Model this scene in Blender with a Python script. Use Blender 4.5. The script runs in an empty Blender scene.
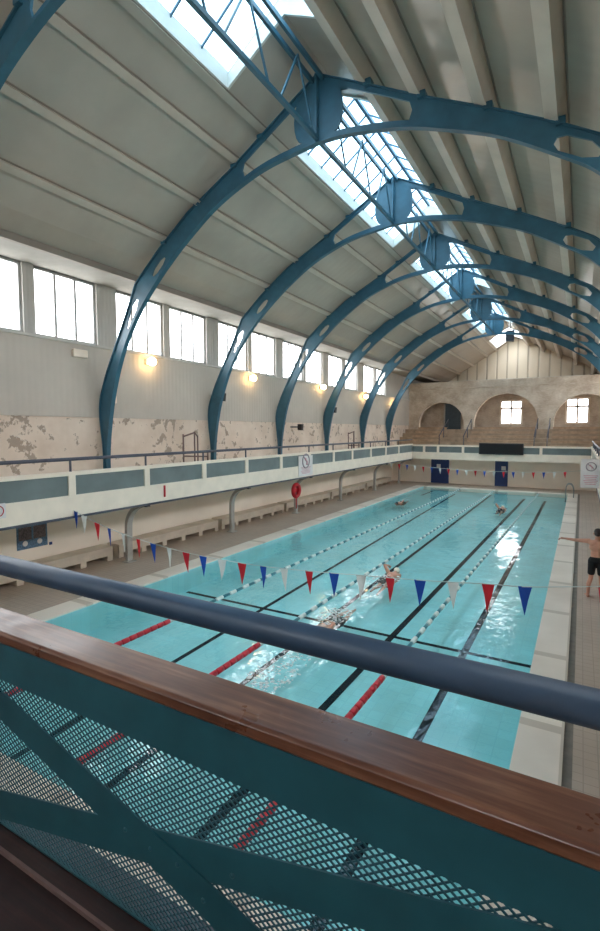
import bpy, bmesh, math, random
from mathutils import Vector, Matrix
random.seed(7)
PI = math.pi
SC = bpy.context.scene
COL = SC.collection

# ------------------------------------------------------------------ materials
def lin(c):
    out = []
    for v in c[:3]:
        v = v / 255.0
        out.append(v / 12.92 if v <= 0.04045 else ((v + 0.055) / 1.055) ** 2.4)
    return (out[0], out[1], out[2], 1.0)

class NT:
    def __init__(s, name):
        s.m = bpy.data.materials.new(name); s.m.use_nodes = True
        s.t = s.m.node_tree; s.t.nodes.clear()
        s.out = s.t.nodes.new('ShaderNodeOutputMaterial')
    def n(s, typ, **kw):
        nd = s.t.nodes.new(typ)
        for k, v in kw.items():
            if k in nd.inputs.keys(): nd.inputs[k].default_value = v
            else: setattr(nd, k, v)
        return nd
    def l(s, a, b): s.t.links.new(a, b)
    def coords(s, scale=(1, 1, 1)):
        tc = s.n('ShaderNodeTexCoord'); mp = s.n('ShaderNodeMapping')
        mp.inputs['Scale'].default_value = scale
        s.l(tc.outputs['Object'], mp.inputs['Vector']); return mp.outputs['Vector']
    def noise(s, vec, scale, detail=3.0, rough=0.55):
        nd = s.n('ShaderNodeTexNoise'); nd.inputs['Scale'].default_value = scale
        nd.inputs['Detail'].default_value = detail; nd.inputs['Roughness'].default_value = rough
        s.l(vec, nd.inputs['Vector']); return nd.outputs['Fac']
    def ramp(s, fac, stops, interp='LINEAR'):
        r = s.n('ShaderNodeValToRGB'); r.color_ramp.interpolation = interp
        els = r.color_ramp.elements
        while len(els) < len(stops): els.new(0.5)
        for e, (p, c) in zip(els, stops): e.position = p; e.color = c
        s.l(fac, r.inputs['Fac']); return r.outputs['Color']
    def mix(s, fac, a, b):
        m = s.n('ShaderNodeMix'); m.data_type = 'RGBA'
        for val, sock in ((fac, m.inputs[0]), (a, m.inputs[6]), (b, m.inputs[7])):
            if hasattr(val, 'node'): s.l(val, sock)
            else: sock.default_value = val
        return m.outputs[2]
    def bump(s, h, strength=0.2, dist=0.02):
        b = s.n('ShaderNodeBump'); b.inputs['Strength'].default_value = strength
        b.inputs['Distance'].default_value = dist; s.l(h, b.inputs['Height']); return b.outputs['Normal']
    def bsdf(s, color, rough=0.6, metal=0.0, spec=0.5, normal=None, **kw):
        p = s.n('ShaderNodeBsdfPrincipled')
        if hasattr(color, 'node'): s.l(color, p.inputs['Base Color'])
        else: p.inputs['Base Color'].default_value = color
        if hasattr(rough, 'node'): s.l(rough, p.inputs['Roughness'])
        else: p.inputs['Roughness'].default_value = rough
        p.inputs['Metallic'].default_value = metal
        p.inputs['Specular IOR Level'].default_value = spec
        if normal is not None: s.l(normal, p.inputs['Normal'])
        for k, v in kw.items(): p.inputs[k].default_value = v
        s.l(p.outputs[0], s.out.inputs['Surface']); return p

def paint(name, rgb, rough=0.5, metal=0.0, var=0.08, scale=6.0, spec=0.5, bump=0.0):
    t = NT(name); v = t.coords(); f = t.noise(v, scale)
    c = lin(rgb); d = tuple(x * (1 - var * 2) for x in c[:3]) + (1,); e = tuple(min(1, x * (1 + var)) for x in c[:3]) + (1,)
    col = t.ramp(f, [(0.3, d), (0.7, e)])
    nm = t.bump(t.noise(v, scale * 12), bump, 0.01) if bump else None
    t.bsdf(col, rough, metal, spec, nm); return t.m

M = {}
M['steel'] = paint('blue_painted_steel', (50, 96, 116), 0.42, 0, 0.10, 2.5)
M['pipe'] = paint('navy_painted_pipe', (46, 68, 92), 0.45, 0, 0.08, 5)
M['teal'] = paint('teal_painted_steel', (34, 84, 96), 0.45, 0, 0.10, 4)
M['white_paint'] = paint('white_gloss_paint', (240, 224, 206), 0.45, 0, 0.04, 2)
M['grey_panel'] = paint('grey_panel', (112, 122, 122), 0.5, 0, 0.10, 1.2)
M['post_grey'] = paint('grey_post_paint', (172, 168, 162), 0.5, 0, 0.06)
M['dark_tube'] = paint('dark_tube', (78, 80, 92), 0.45, 0, 0.08)
M['brown_tube'] = paint('rusty_tube', (112, 88, 84), 0.6, 0, 0.12)
M['black'] = paint('black_plastic', (24, 24, 28), 0.4, 0, 0.05)
M['purlin'] = paint('pale_grey_purlin_paint', (192, 182, 169), 0.5, 0, 0.05, 1.5)
M['shadow_line'] = paint('painted_shadow_line', (134, 124, 114), 0.6, 0, 0.05, 1.5)  # dark tone that paints shadow lines along purlins and eaves
M['trim'] = paint('white_trim', (196, 192, 184), 0.5, 0, 0.05, 2)
M['upstand'] = paint('skylight_upstand_paint', (214, 214, 206), 0.5, 0, 0.04, 2)
M['bench'] = paint('bench_cream_paint', (206, 192, 174), 0.5, 0, 0.08, 2)
M['timber_tier'] = paint('worn_bench_timber', (186, 156, 128), 0.6, 0, 0.15, 3)
M['terrace'] = paint('terrace_concrete', (170, 148, 126), 0.8, 0, 0.15, 2)
M['door_blue'] = paint('blue_door_paint', (26, 52, 110), 0.4, 0, 0.08)
M['door_dark'] = paint('dark_blue_door', (54, 74, 88), 0.5, 0, 0.1)
M['flag_red'] = paint('red_flag_cloth', (206, 24, 40), 0.7, 0, 0.05)
M['flag_blue'] = paint('blue_flag_cloth', (16, 72, 170), 0.7, 0, 0.05)
M['flag_white'] = paint('white_flag_cloth', (226, 224, 220), 0.7, 0, 0.03)
M['cord'] = paint('pale_cord', (200, 205, 200), 0.6)
M['float_red'] = paint('red_lane_float', (196, 36, 52), 0.4)
M['float_white'] = paint('white_lane_float', (214, 226, 222), 0.4)
M['float_teal'] = paint('teal_lane_float', (54, 122, 134), 0.4)
M['line'] = paint('black_tile_line', (8, 24, 36), 0.8, 0, .05, 6, .1)
M['paper'] = paint('white_board', (222, 214, 212), 0.5, 0, 0.03)
M['pink_ink'] = paint('pink_print', (206, 150, 158), 0.6)
M['grey_ink'] = paint('grey_print', (160, 146, 150), 0.6)
M['photo_blue'] = paint('poster_blue_print', (92, 122, 148), 0.5, 0, 0.3, 30)
M['photo_dark'] = paint('poster_photo_print', (110, 92, 92), 0.5, 0, 0.35, 24)
M['red'] = paint('red_plastic', (190, 26, 42), 0.4)
M['skin'] = paint('skin', (206, 150, 126), 0.5, 0, 0.06, 9)
M['hair'] = paint('dark_brown_hair', (50, 34, 28), 0.6)
M['shorts'] = paint('black_shorts', (18, 17, 20), 0.8)
M['cap_white'] = paint('white_swim_cap', (232, 232, 214), 0.4)
M['cap_dark'] = paint('dark_swim_cap', (40, 50, 62), 0.4)
M['foam'] = paint('white_splash_foam', (228, 240, 240), 0.35, 0, 0.03)
M['chrome'] = paint('brushed_steel', (160, 165, 165), 0.3, 0.8, 0.05)
M['frame'] = paint('window_frame_paint', (170, 170, 168), 0.5, 0, 0.04)
M['bars'] = paint('skylight_bar', (66, 104, 128), 0.5, 0, 0.05)

def mat_plaster():
    t = NT('peeling_cream_plaster'); v = t.coords((1, 1, 1.0))
    big = t.noise(v, 0.55, 2); fine = t.noise(v, 2.6, 6, 0.65)
    add = t.n('ShaderNodeMath', operation='MULTIPLY_ADD'); t.l(big, add.inputs[0]); add.inputs[1].default_value = 0.55; t.l(fine, add.inputs[2])
    mask = t.ramp(add.outputs[0], [(0.855, (0, 0, 0, 1)), (0.89, (1, 1, 1, 1))])
    brick = t.n('ShaderNodeTexBrick'); brick.inputs['Scale'].default_value = 4.0
    brick.inputs['Color1'].default_value = lin((132, 104, 92)); brick.inputs['Color2'].default_value = lin((156, 128, 112)); brick.inputs['Mortar'].default_value = lin((170, 152, 136))
    rot = t.n('ShaderNodeMapping'); rot.inputs['Rotation'].default_value = (PI / 2, 0, PI / 2); t.l(v, rot.inputs['Vector']); t.l(rot.outputs[0], brick.inputs['Vector'])
    plain = t.ramp(t.noise(v, 1.3, 4), [(0.3, lin((214, 194, 176))), (0.7, lin((232, 216, 200)))])
    col = t.mix(mask, plain, brick.outputs['Color'])
    inv = t.n('ShaderNodeMath', operation='SUBTRACT'); inv.inputs[0].default_value = 1; t.l(mask, inv.inputs[1])
    t.bsdf(col, 0.8, 0, 0.3, t.bump(inv.outputs[0], 0.5, 0.02)); return t.m
M['plaster'] = mat_plaster()

def mat_stone():
    t = NT('weathered_buff_brick'); v = t.coords()
    col = t.ramp(t.noise(v, 0.9, 6, 0.6), [(0.3, lin((172, 152, 134))), (0.5, lin((198, 182, 164))), (0.7, lin((216, 204, 188)))])
    brick = t.n('ShaderNodeTexBrick'); brick.inputs['Scale'].default_value = 3.2
    brick.inputs['Color1'].default_value = (1, 1, 1, 1); brick.inputs['Color2'].default_value = (.82, .8, .78, 1); brick.inputs['Mortar'].default_value = (.9, .9, .9, 1)
    rot = t.n('ShaderNodeMapping'); rot.inputs['Rotation'].default_value = (PI / 2, 0, 0); t.l(v, rot.inputs['Vector']); t.l(rot.outputs[0], brick.inputs['Vector'])
    m = t.n('ShaderNodeMix'); m.data_type = 'RGBA'; m.blend_type = 'MULTIPLY'; m.inputs[0].default_value = 0.8
    t.l(col, m.inputs[6]); t.l(brick.outputs['Color'], m.inputs[7])
    t.bsdf(m.outputs[2], 0.85, 0, 0.3); return t.m
M['stone'] = mat_stone()

def mat_ribbed(name, rgb, axis, scale, strength, rough, spec=0.5, dist=0.02, var=0.05):
    t = NT(name); v = t.coords()
    w = t.n('ShaderNodeTexWave', wave_type='BANDS', bands_direction=axis); w.inputs['Scale'].default_value = scale
    t.l(v, w.inputs['Vector'])
    c = lin(rgb); col = t.ramp(t.noise(v, 0.7, 4), [(0.3, tuple(x * (1 - 2 * var) for x in c[:3]) + (1,)), (0.7, tuple(min(1, x * (1 + var)) for x in c[:3]) + (1,))])
    t.bsdf(col, rough, 0, spec, t.bump(w.outputs['Fac'], strength, dist)); return t.m
def mat_boards(name, rgb, axis, scale, strength, rough, spec=0.5, dist=0.02):
    t = NT(name); v = t.coords()
    w = t.n('ShaderNodeTexWave', wave_type='BANDS', bands_direction=axis); w.inputs['Scale'].default_value = scale; t.l(v, w.inputs['Vector'])
    c = lin(rgb); gap = t.ramp(w.outputs['Fac'], [(0.02, tuple(x * .62 for x in c[:3]) + (1,)), (0.08, c)])
    t.bsdf(gap, rough, 0, spec, t.bump(t.ramp(w.outputs['Fac'], [(0.02, (0, 0, 0, 1)), (0.12, (1, 1, 1, 1))]), strength, dist)); return t.m
M['cladding'] = mat_ribbed('ribbed_wall_cladding', (192, 182, 170), 'Y', 1.6, 0.25, 0.55)
M['soffit'] = paint('grey_eaves_soffit', (146, 144, 138), 0.8, 0, 0.05, 2, 0.2)
M['pier'] = mat_ribbed('ribbed_pier_cladding', (182, 178, 172), 'Y', 2.2, 0.3, 0.55)
M['lining'] = mat_ribbed('roof_lining_sheet', (182, 172, 160), 'Y', 0.9, 0.16, 0.24, 0.5, 0.01)
M['gable_sheet'] = mat_boards('gable_sheet', (198, 186, 166), 'X', 0.35, 0.5, 0.6, 0.4, 0.06)

def mat_tile(name, rgb, grout, scale, rough):
    t = NT(name); v = t.coords()
    b = t.n('ShaderNodeTexBrick', offset=0.0); b.inputs['Scale'].default_value = scale; b.inputs['Brick Width'].default_value = 0.5; b.inputs['Row Height'].default_value = 0.5
    b.inputs['Mortar Size'].default_value = 0.02
    c = lin(rgb); b.inputs['Color1'].default_value = c; b.inputs['Color2'].default_value = tuple(x * 0.93 for x in c[:3]) + (1,); b.inputs['Mortar'].default_value = lin(grout)
    t.l(v, b.inputs['Vector'])
    st = t.ramp(t.noise(v, 0.6, 5), [(0.3, (.84, .82, .8, 1)), (0.7, (1, 1, 1, 1))])
    m = t.n('ShaderNodeMix'); m.data_type = 'RGBA'; m.blend_type = 'MULTIPLY'; m.inputs[0].default_value = 1
    t.l(b.outputs['Color'], m.inputs[6]); t.l(st, m.inputs[7])
    t.bsdf(m.outputs[2], rough, 0, 0.4); return t.m
M['deck'] = mat_tile('grey_deck_tile', (192, 174, 158), (170, 154, 140), 3.0, 0.5)
M['pool_tile'] = mat_tile('aqua_pool_tile', (168, 230, 234), (158, 220, 226), 2.0, 0.4)
M['coping'] = mat_tile('pale_coping_slab', (246, 234, 220), (214, 200, 184), 0.2, 0.55)
M['channel'] = paint('dark_drain_channel', (124, 116, 106), 0.6, 0, 0.1)
M['paint_wall'] = paint('cream_wall_paint', (240, 226, 210), 0.55, 0, 0.04, 0.6)

def mat_wood(name, dark, mid, light, rough, scale=(0.6, 9, 9)):
    t = NT(name); v = t.coords(scale)
    f = t.noise(v, 3.0, 6, 0.6); col = t.ramp(f, [(0.3, lin(dark)), (0.5, lin(mid)), (0.72, lin(light))])
    v2 = t.coords((1, 1, 1)); wear = t.ramp(t.noise(v2, 7.0, 5, 0.7), [(0.55, (0, 0, 0, 1)), (0.75, (.18, .18, .18, 1))])
    col2 = t.mix(wear, col, lin(light))
    rr = t.ramp(t.noise(v2, 5.0, 4), [(0.3, (rough, rough, rough, 1)), (0.7, (rough + .15,) * 3 + (1,))])
    t.bsdf(col2, rr, 0, 0.5, t.bump(f, 0.12, 0.004)); return t.m
M['wood'] = mat_wood('varnished_rail_wood', (74, 42, 30), (100, 62, 46), (136, 98, 76), 0.26)
M['dark_wood'] = mat_wood('dark_red_boards', (24, 9, 8), (38, 14, 12), (56, 25, 21), 0.5)

def fresnel(t, ior):
    """same reflectance from both sides of a thin sheet (no total reflection from inside)"""
    g = t.n('ShaderNodeNewGeometry'); mr = t.n('ShaderNodeMapRange'); mr.inputs['To Min'].default_value = ior; mr.inputs['To Max'].default_value = 1 / ior
    t.l(g.outputs['Backfacing'], mr.inputs['Value']); fr = t.n('ShaderNodeFresnel'); t.l(mr.outputs[0], fr.inputs['IOR']); return fr
def mat_water():
    t = NT('pool_water')
    v = t.coords((1, 0.8, 1))
    n1 = t.noise(v, 1.6, 3, 0.5); n2 = t.noise(v, 6.0, 2, 0.5)
    a = t.n('ShaderNodeMath', operation='MULTIPLY_ADD'); t.l(n2, a.inputs[0]); a.inputs[1].default_value = 0.25; t.l(n1, a.inputs[2])
    nm = t.bump(a.outputs[0], 0.22, 0.10)
    fr = fresnel(t, 1.33); t.l(nm, fr.inputs['Normal'])
    tr = t.n('ShaderNodeBsdfTransparent'); tr.inputs['Color'].default_value = (0.84, 0.97, 0.98, 1)
    gl = t.n('ShaderNodeBsdfGlossy'); gl.inputs['Roughness'].default_value = 0.04; t.l(nm, gl.inputs['Normal'])
    mx = t.n('ShaderNodeMixShader'); t.l(fr.outputs[0], mx.inputs[0]); t.l(tr.outputs[0], mx.inputs[1]); t.l(gl.outputs[0], mx.inputs[2])
    t.l(mx.outputs[0], t.out.inputs['Surface']); return t.m
M['water'] = mat_water()

def mat_glass(name, tint):
    t = NT(name)
    fr = fresnel(t, 1.3)
    tr = t.n('ShaderNodeBsdfTransparent'); tr.inputs['Color'].default_value = tint
    gl = t.n('ShaderNodeBsdfGlossy'); gl.inputs['Roughness'].default_value = 0.05
    mx = t.n('ShaderNodeMixShader'); t.l(fr.outputs[0], mx.inputs[0]); t.l(tr.outputs[0], mx.inputs[1]); t.l(gl.outputs[0], mx.inputs[2])
    t.l(mx.outputs[0], t.out.inputs['Surface']); return t.m
M['glass'] = mat_glass('window_glass', (0.96, 0.97, 0.98, 1))
M['roof_glass'] = mat_glass('weathered_blue_roof_glass', (0.49, 0.59, 0.65, 1))

def mat_lamp():
    t = NT('lit_lamp_globe'); e = t.n('ShaderNodeEmission'); e.inputs['Color'].default_value = (1.0, 0.64, 0.27, 1); e.inputs['Strength'].default_value = 2.4
    t.l(e.outputs[0], t.out.inputs['Surface']); return t.m
M['lamp'] = mat_lamp()

# ------------------------------------------------------------------ mesh helpers
class MB:
    """collects shapes into one mesh; every shape names its material"""
    def __init__(s): s.bm = bmesh.new(); s.mats = []
    def mi(s, m):
        if m not in s.mats: s.mats.append(m)
        return s.mats.index(m)
    def face(s, pts, m, smooth=False):
        vs = [s.bm.verts.new(p) for p in pts]
        f = s.bm.faces.new(vs); f.material_index = s.mi(m); f.smooth = smooth; return f
    def hull(s, lo, hi, m):
        """prism between two point rings"""
        n = len(lo); a = [s.bm.verts.new(p) for p in lo]; b = [s.bm.verts.new(p) for p in hi]; k = s.mi(m)
        fs = [s.bm.faces.new(a[::-1]), s.bm.faces.new(b)]
        for i in range(n):
            j = (i + 1) % n; fs.append(s.bm.faces.new((a[i], a[j], b[j], b[i])))
        for f in fs: f.material_index = k
        return s
    def box(s, x0, x1, y0, y1, z0, z1, m):
        return s.hull([(x0, y0, z0), (x1, y0, z0), (x1, y1, z0), (x0, y1, z0)], [(x0, y0, z1), (x1, y0, z1), (x1, y1, z1), (x0, y1, z1)], m)
    def prism_y(s, prof, y0, y1, m):
        return s.hull([(x, y0, z) for x, z in prof], [(x, y1, z) for x, z in prof], m)
    def prism_x(s, prof, x0, x1, m):
        return s.hull([(x0, y, z) for y, z in prof], [(x1, y, z) for y, z in prof], m)
    def bar(s, p, q, w, h, m, up=(0, 0, 1)):
        p = Vector(p); q = Vector(q); d = (q - p).normalized(); up = Vector(up)
        if abs(d.dot(up)) > 0.98: up = Vector((1, 0, 0))
        a = d.cross(up).normalized(); b = a.cross(d).normalized()
        c = [a * (i * w / 2) + b * (j * h / 2) for i, j in ((-1, -1), (1, -1), (1, 1), (-1, 1))]
        return s.hull([p + k for k in c], [q + k for k in c], m)
    def tube(s, pts, r, m, seg=10, cap=True):
        pts = [Vector(p) for p in pts]; rings = []; k = s.mi(m); n = len(pts)
        ref = None
        for i, p in enumerate(pts):
            d = ((pts[min(i + 1, n - 1)]) - pts[max(i - 1, 0)]).normalized()
            if ref is None: ref = d.orthogonal().normalized()
            a = (ref - d * ref.dot(d)).normalized(); ref = a; b = d.cross(a)
            rr = r[i] if isinstance(r, (list, tuple)) else r
            rings.append([s.bm.verts.new(p + a * (rr * math.cos(2 * PI * t / seg)) + b * (rr * math.sin(2 * PI * t / seg))) for t in range(seg)])
        for u, w in zip(rings, rings[1:]):
            for t in range(seg):
                f = s.bm.faces.new((u[t], u[(t + 1) % seg], w[(t + 1) % seg], w[t])); f.material_index = k; f.smooth = True
        if cap:
            f = s.bm.faces.new(rings[0][::-1]); f.material_index = k; f = s.bm.faces.new(rings[-1]); f.material_index = k
        return s
    def ball(s, c, r, m, sc=(1, 1, 1), sub=2):
        mat = Matrix.Translation(c) @ Matrix.Diagonal((r * sc[0], r * sc[1], r * sc[2], 1))
        res = bmesh.ops.create_icosphere(s.bm, subdivisions=sub, radius=1.0, matrix=mat); k = s.mi(m)
        for v in res['verts']:
            for f in v.link_faces: f.material_index = k; f.smooth = True
        return s
    def build(s, name, parent=None, origin=None, bevel=0.0):
        bm = s.bm; bm.normal_update()
        if origin is None:
            if parent is not None: origin = wloc(parent)
            else:
                xs = [v.co.x for v in bm.verts]; ys = [v.co.y for v in bm.verts]; zs = [v.co.z for v in bm.verts]
                origin = ((min(xs) + max(xs)) / 2, (min(ys) + max(ys)) / 2, min(zs))
        o = Vector(origin)
        for v in bm.verts: v.co -= o
        bmesh.ops.recalc_face_normals(bm, faces=bm.faces)
        me = bpy.data.meshes.new(name); bm.to_mesh(me); bm.free()
        for m in s.mats: me.materials.append(M[m])
        ob = bpy.data.objects.new(name, me); COL.objects.link(ob)
        if parent is not None:
            ob.parent = parent; ob.location = o - wloc(parent)
        else: ob.location = o
        if bevel:
            b = ob.modifiers.new('bevel', 'BEVEL'); b.width = bevel; b.segments = 2; b.limit_method = 'ANGLE'
        return ob

def wloc(o):
    v = Vector(o.location)
    while o.parent is not None: o = o.parent; v += Vector(o.location)
    return v
def tag(o, label, cat, group=None, kind=None):
    if label: o['label'] = label
    if cat: o['category'] = cat
    if group: o['group'] = group
    if kind: o['kind'] = kind
    return o
def thing(name, loc, label, cat, group=None, kind=None):
    o = bpy.data.objects.new(name, None); COL.objects.link(o); o.location = loc; o.empty_display_size = 0.2
    return tag(o, label, cat, group, kind)
def struct(ob, label, cat): return tag(ob, label, cat, None, 'structure')
def kids(o): return list(o.children)
def dup(o, loc, label=None, rotz=None):
    r = o.copy(); COL.objects.link(r); r.location = loc
    if label: r['label'] = label
    if rotz is not None: r.rotation_euler = (0, 0, rotz)
    for ch in kids(o):
        c = ch.copy(); COL.objects.link(c); c.parent = r
        for g in kids(ch):
            d = g.copy(); COL.objects.link(d); d.parent = c
    return r
ORD = ['first', 'second', 'third', 'fourth', 'fifth', 'sixth', 'seventh', 'eighth', 'ninth', 'tenth', 'eleventh', 'twelfth', 'thirteenth', 'fourteenth']

def spline2d(pts, n=12):
    """Catmull-Rom through 2D points"""
    P = [pts[0]] + list(pts) + [pts[-1]]; out = []
    for i in range(1, len(P) - 2):
        p0, p1, p2, p3 = P[i - 1], P[i], P[i + 1], P[i + 2]
        for k in range(n):
            t = k / n
            out.append(tuple(0.5 * (2 * p1[j] + (-p0[j] + p2[j]) * t + (2 * p0[j] - 5 * p1[j] + 4 * p2[j] - p3[j]) * t * t + (-p0[j] + 3 * p1[j] - 3 * p2[j] + p3[j]) * t ** 3) for j in (0, 1)))
    out.append(tuple(pts[-1])); return out

def filled(name, loops, depth, mat, parent, loc):
    """flat plate with holes, standing in the XZ plane, thickness along Y"""
    cu = bpy.data.curves.new(name, 'CURVE'); cu.dimensions = '2D'; cu.fill_mode = 'BOTH'; cu.extrude = depth / 2
    for lp in loops:
        sp = cu.splines.new('POLY'); sp.points.add(len(lp) - 1); sp.use_cyclic_u = True
        for p, (x, z) in zip(sp.points, lp): p.co = (x, z, 0, 1)
    tmp = bpy.data.objects.new(name, cu); COL.objects.link(tmp)
    bpy.context.view_layer.update()
    me = bpy.data.meshes.new_from_object(tmp.evaluated_get(bpy.context.evaluated_depsgraph_get()))
    bpy.data.objects.remove(tmp); bpy.data.curves.remove(cu)
    for v in me.vertices:
        x, z, d = v.co; v.co = (x, d, z)
    bm = bmesh.new(); bm.from_mesh(me); bmesh.ops.remove_doubles(bm, verts=bm.verts, dist=1e-5); bmesh.ops.recalc_face_normals(bm, faces=bm.faces); bm.to_mesh(me); bm.free()
    me.name = name; me.materials.clear(); me.materials.append(M[mat])
    for p in me.polygons: p.material_index = 0; p.use_smooth = False
    ob = bpy.data.objects.new(name, me); COL.objects.link(ob)
    if parent is not None: ob.parent = parent
    ob.location = loc
    return ob

# ------------------------------------------------------------------ layout
XL, XR = -13.6, 2.75            # hall walls
YN, YG, YE = -3.5, 43.4, 50.0      # near wall, arched end wall, gable above and behind it
ARCH_Y = [5.35, 10.65, 15.97, 21.2, 26.5, 32.1, 37.4]
BAY_Y = [0.05] + ARCH_Y[:-1]
BF = 2.0                        # underside level of the balconies
PXL, PXR, PYN, PYF = -10.15, -0.63, 3.35, 36.3
RX = -5.62                      # ridge

# --- floor
f = MB()
f.box(XL, PXL - 0.62, YN, 39.2, -0.25, 0, 'deck'); f.box(0.12, XR, YN, 39.2, -0.25, 0, 'deck')
f.box(PXL - 0.62, 0.12, YN, PYN - 0.42, -0.25, 0, 'deck'); f.box(PXL - 0.62, 0.12, PYF + 0.45, 39.2, -0.25, 0, 'deck')
struct(f.build('floor', origin=(0, 0, 0)), 'grey tiled pool deck around the water', 'floor')
c = MB()
c.box(PXL - 0.62, PXL, PYN - 0.42, PYF + 0.45, -0.25, 0.012, 'coping'); c.box(PXR, -0.06, PYN - 0.42, PYF + 0.45, -0.25, 0.012, 'coping')
c.box(PXL, PXR, PYN - 0.42, PYN, -0.25, 0.012, 'coping'); c.box(PXL, PXR, PYF, PYF + 0.45, -0.25, 0.012, 'coping')
c.box(-0.06, 0.05, PYN - 0.42, PYF + 0.45, -0.25, -0.02, 'channel'); c.box(0.05, 0.12, PYN - 0.42, PYF + 0.45, -0.25, 0, 'deck')
struct(c.build('pool_coping', origin=(0, 0, 0)), 'pale stone coping strip around the pool edge', 'pool edge')
# --- basin: floor sloping up to the far, shallow end, black tile lines set into it
def pz(y): return -0.72 + (y - PYN) / (PYF - PYN) * 0.42
b = MB()
b.face([(PXL, PYN, pz(PYN)), (PXR, PYN, pz(PYN)), (PXR, PYF, pz(PYF)), (PXL, PYF, pz(PYF))], 'pool_tile')
b.box(PXL - 0.2, PXL, PYN - 0.2, PYF + 0.2, -0.9, -0.25, 'pool_tile'); b.box(PXR, PXR + 0.2, PYN - 0.2, PYF + 0.2, -0.9, -0.25, 'pool_tile')
b.box(PXL, PXR, PYN - 0.2, PYN, -0.9, -0.25, 'pool_tile'); b.box(PXL, PXR, PYF, PYF + 0.2, -0.9, -0.25, 'pool_tile')
for (xa, xb) in ((PXL - 0.001, PXL + 0.004), (PXR - 0.004, PXR + 0.001)): b.box(xa, xb, PYN, PYF, -0.25, -0.03, 'pool_tile')
def tline(x0, y0, x1, y1, w):
    d = Vector((x1 - x0, y1 - y0, 0)).normalized(); s = Vector((-d.y, d.x, 0)) * (w / 2)
    b.face([(x0 - s.x, y0 - s.y, pz(y0 - s.y) + 0.004), (x1 - s.x, y1 - s.y, pz(y1 - s.y) + 0.004), (x1 + s.x, y1 + s.y, pz(y1 + s.y) + 0.004), (x0 + s.x, y0 + s.y, pz(y0 + s.y) + 0.004)], 'line')
LINES = [(-7.22, -7.6, 35.2, .12), (-5.5, -5.3, 36.0, .13), (-3.85, -3.1, 35.0, .15), (-2.1, -1.85, 34.6, .15), (-9.5, -9.4, 36.0, .14)]
for i, (xa, xb, ye, w) in enumerate(LINES):
    y0 = PYN + 0.3 if i < 4 else 33.5
    tline(xa, y0, xb, ye, w)
tline(PXL + 0.1, 10.75, PXR - 0.1, 10.75, .13)
struct(b.build('pool_basin', origin=(0, 0, 0)), 'aqua tiled pool basin with black lane lines', 'pool')
w = MB(); w.face([(PXL, PYN, -0.05), (PXR, PYN, -0.05), (PXR, PYF, -0.05), (PXL, PYF, -0.05)], 'water')
struct(w.build('water', origin=(0, 0, -0.05)), 'clear rippled blue pool water', 'water')

# --- side walls with clerestory windows; the unseen right ones are added for daylight
WZ0, WZ1 = 6.9, 8.86
def side_wall(name, xin, sgn, label, W0):
    """xin inner face, sgn = direction pointing outwards"""
    m = MB(); X = lambda a, bb: (min(xin + sgn * a, xin + sgn * bb), max(xin + sgn * a, xin + sgn * bb))
    a, e = X(0, .35)
    m.box(a, e, YN, YE, -0.25, BF, 'paint_wall'); m.box(a, e, YN, YE, BF, min(4.6, W0 - .07), 'plaster')
    a2, e2 = X(-.05, .35)
    if W0 > 5: m.box(a2, e2, YN, YE, 4.6, W0 - .07, 'cladding')
    a3, e3 = X(-.12, .35); m.box(a3, e3, YN, YE, W0 - .07, W0, 'trim')
    m.box(a, e, YN, YE, WZ1, 9.4, 'trim')
    gaps = []
    for y in BAY_Y + ([37.4, 43.6] if sgn > 0 else []): gaps += [(y + .76, y + 2.9), (y + 3.22, y + 5.3)]  # extra right-hand windows, unseen, added to light the far end
    last = YN
    for g0, g1 in gaps:
        m.box(a, e, last, g0, W0, WZ1, 'pier'); last = g1
    m.box(a, e, last, YE, W0, WZ1, 'pier')
    struct(m.build(name, origin=(xin, 0, 0)), label, 'wall'); return gaps
GAPS = side_wall('wall_left', XL, -1, 'left hall wall with peeling plaster, ribbed cladding and high windows', WZ0)
GAPS_R = side_wall('wall_right', XR, 1, 'unseen right hall wall with high windows added for daylight', WZ0)
wn = 0
def side_window(xin, sgn, y0, y1, label, WZ0=WZ0):
    global wn; wn += 1
    xc = xin + sgn * 0.12; m = MB(); t = .075
    m.box(xc - .04, xc + .04, y0, y1, WZ0, WZ0 + t, 'frame'); m.box(xc - .04, xc + .04, y0, y1, WZ1 - t, WZ1, 'frame')
    for k in range(4):
        y = y0 + (y1 - y0 - t) * k / 3; m.box(xc - .035, xc + .035, y, y + t, WZ0 + t, WZ1 - t, 'frame')
    fr = m.build('window_%d' % wn); struct(fr, label, 'window')
    g = MB(); g.box(xc - .006, xc + .006, y0 + .02, y1 - .02, WZ0 + .02, WZ1 - .02, 'glass'); g.build('window_glass', fr)
ORD += ['fifteenth', 'sixteenth', 'seventeenth', 'eighteenth']
for side, xin, sg, gp in (('left', XL, -1, GAPS), ('right', XR, 1, GAPS_R)):
    for k, (g0, g1) in enumerate(gp):
        side_window(xin, sg, g0, g1, 'three-light clerestory window, %s along the %s wall from the near end' % (ORD[k], side), WZ0)

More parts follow.
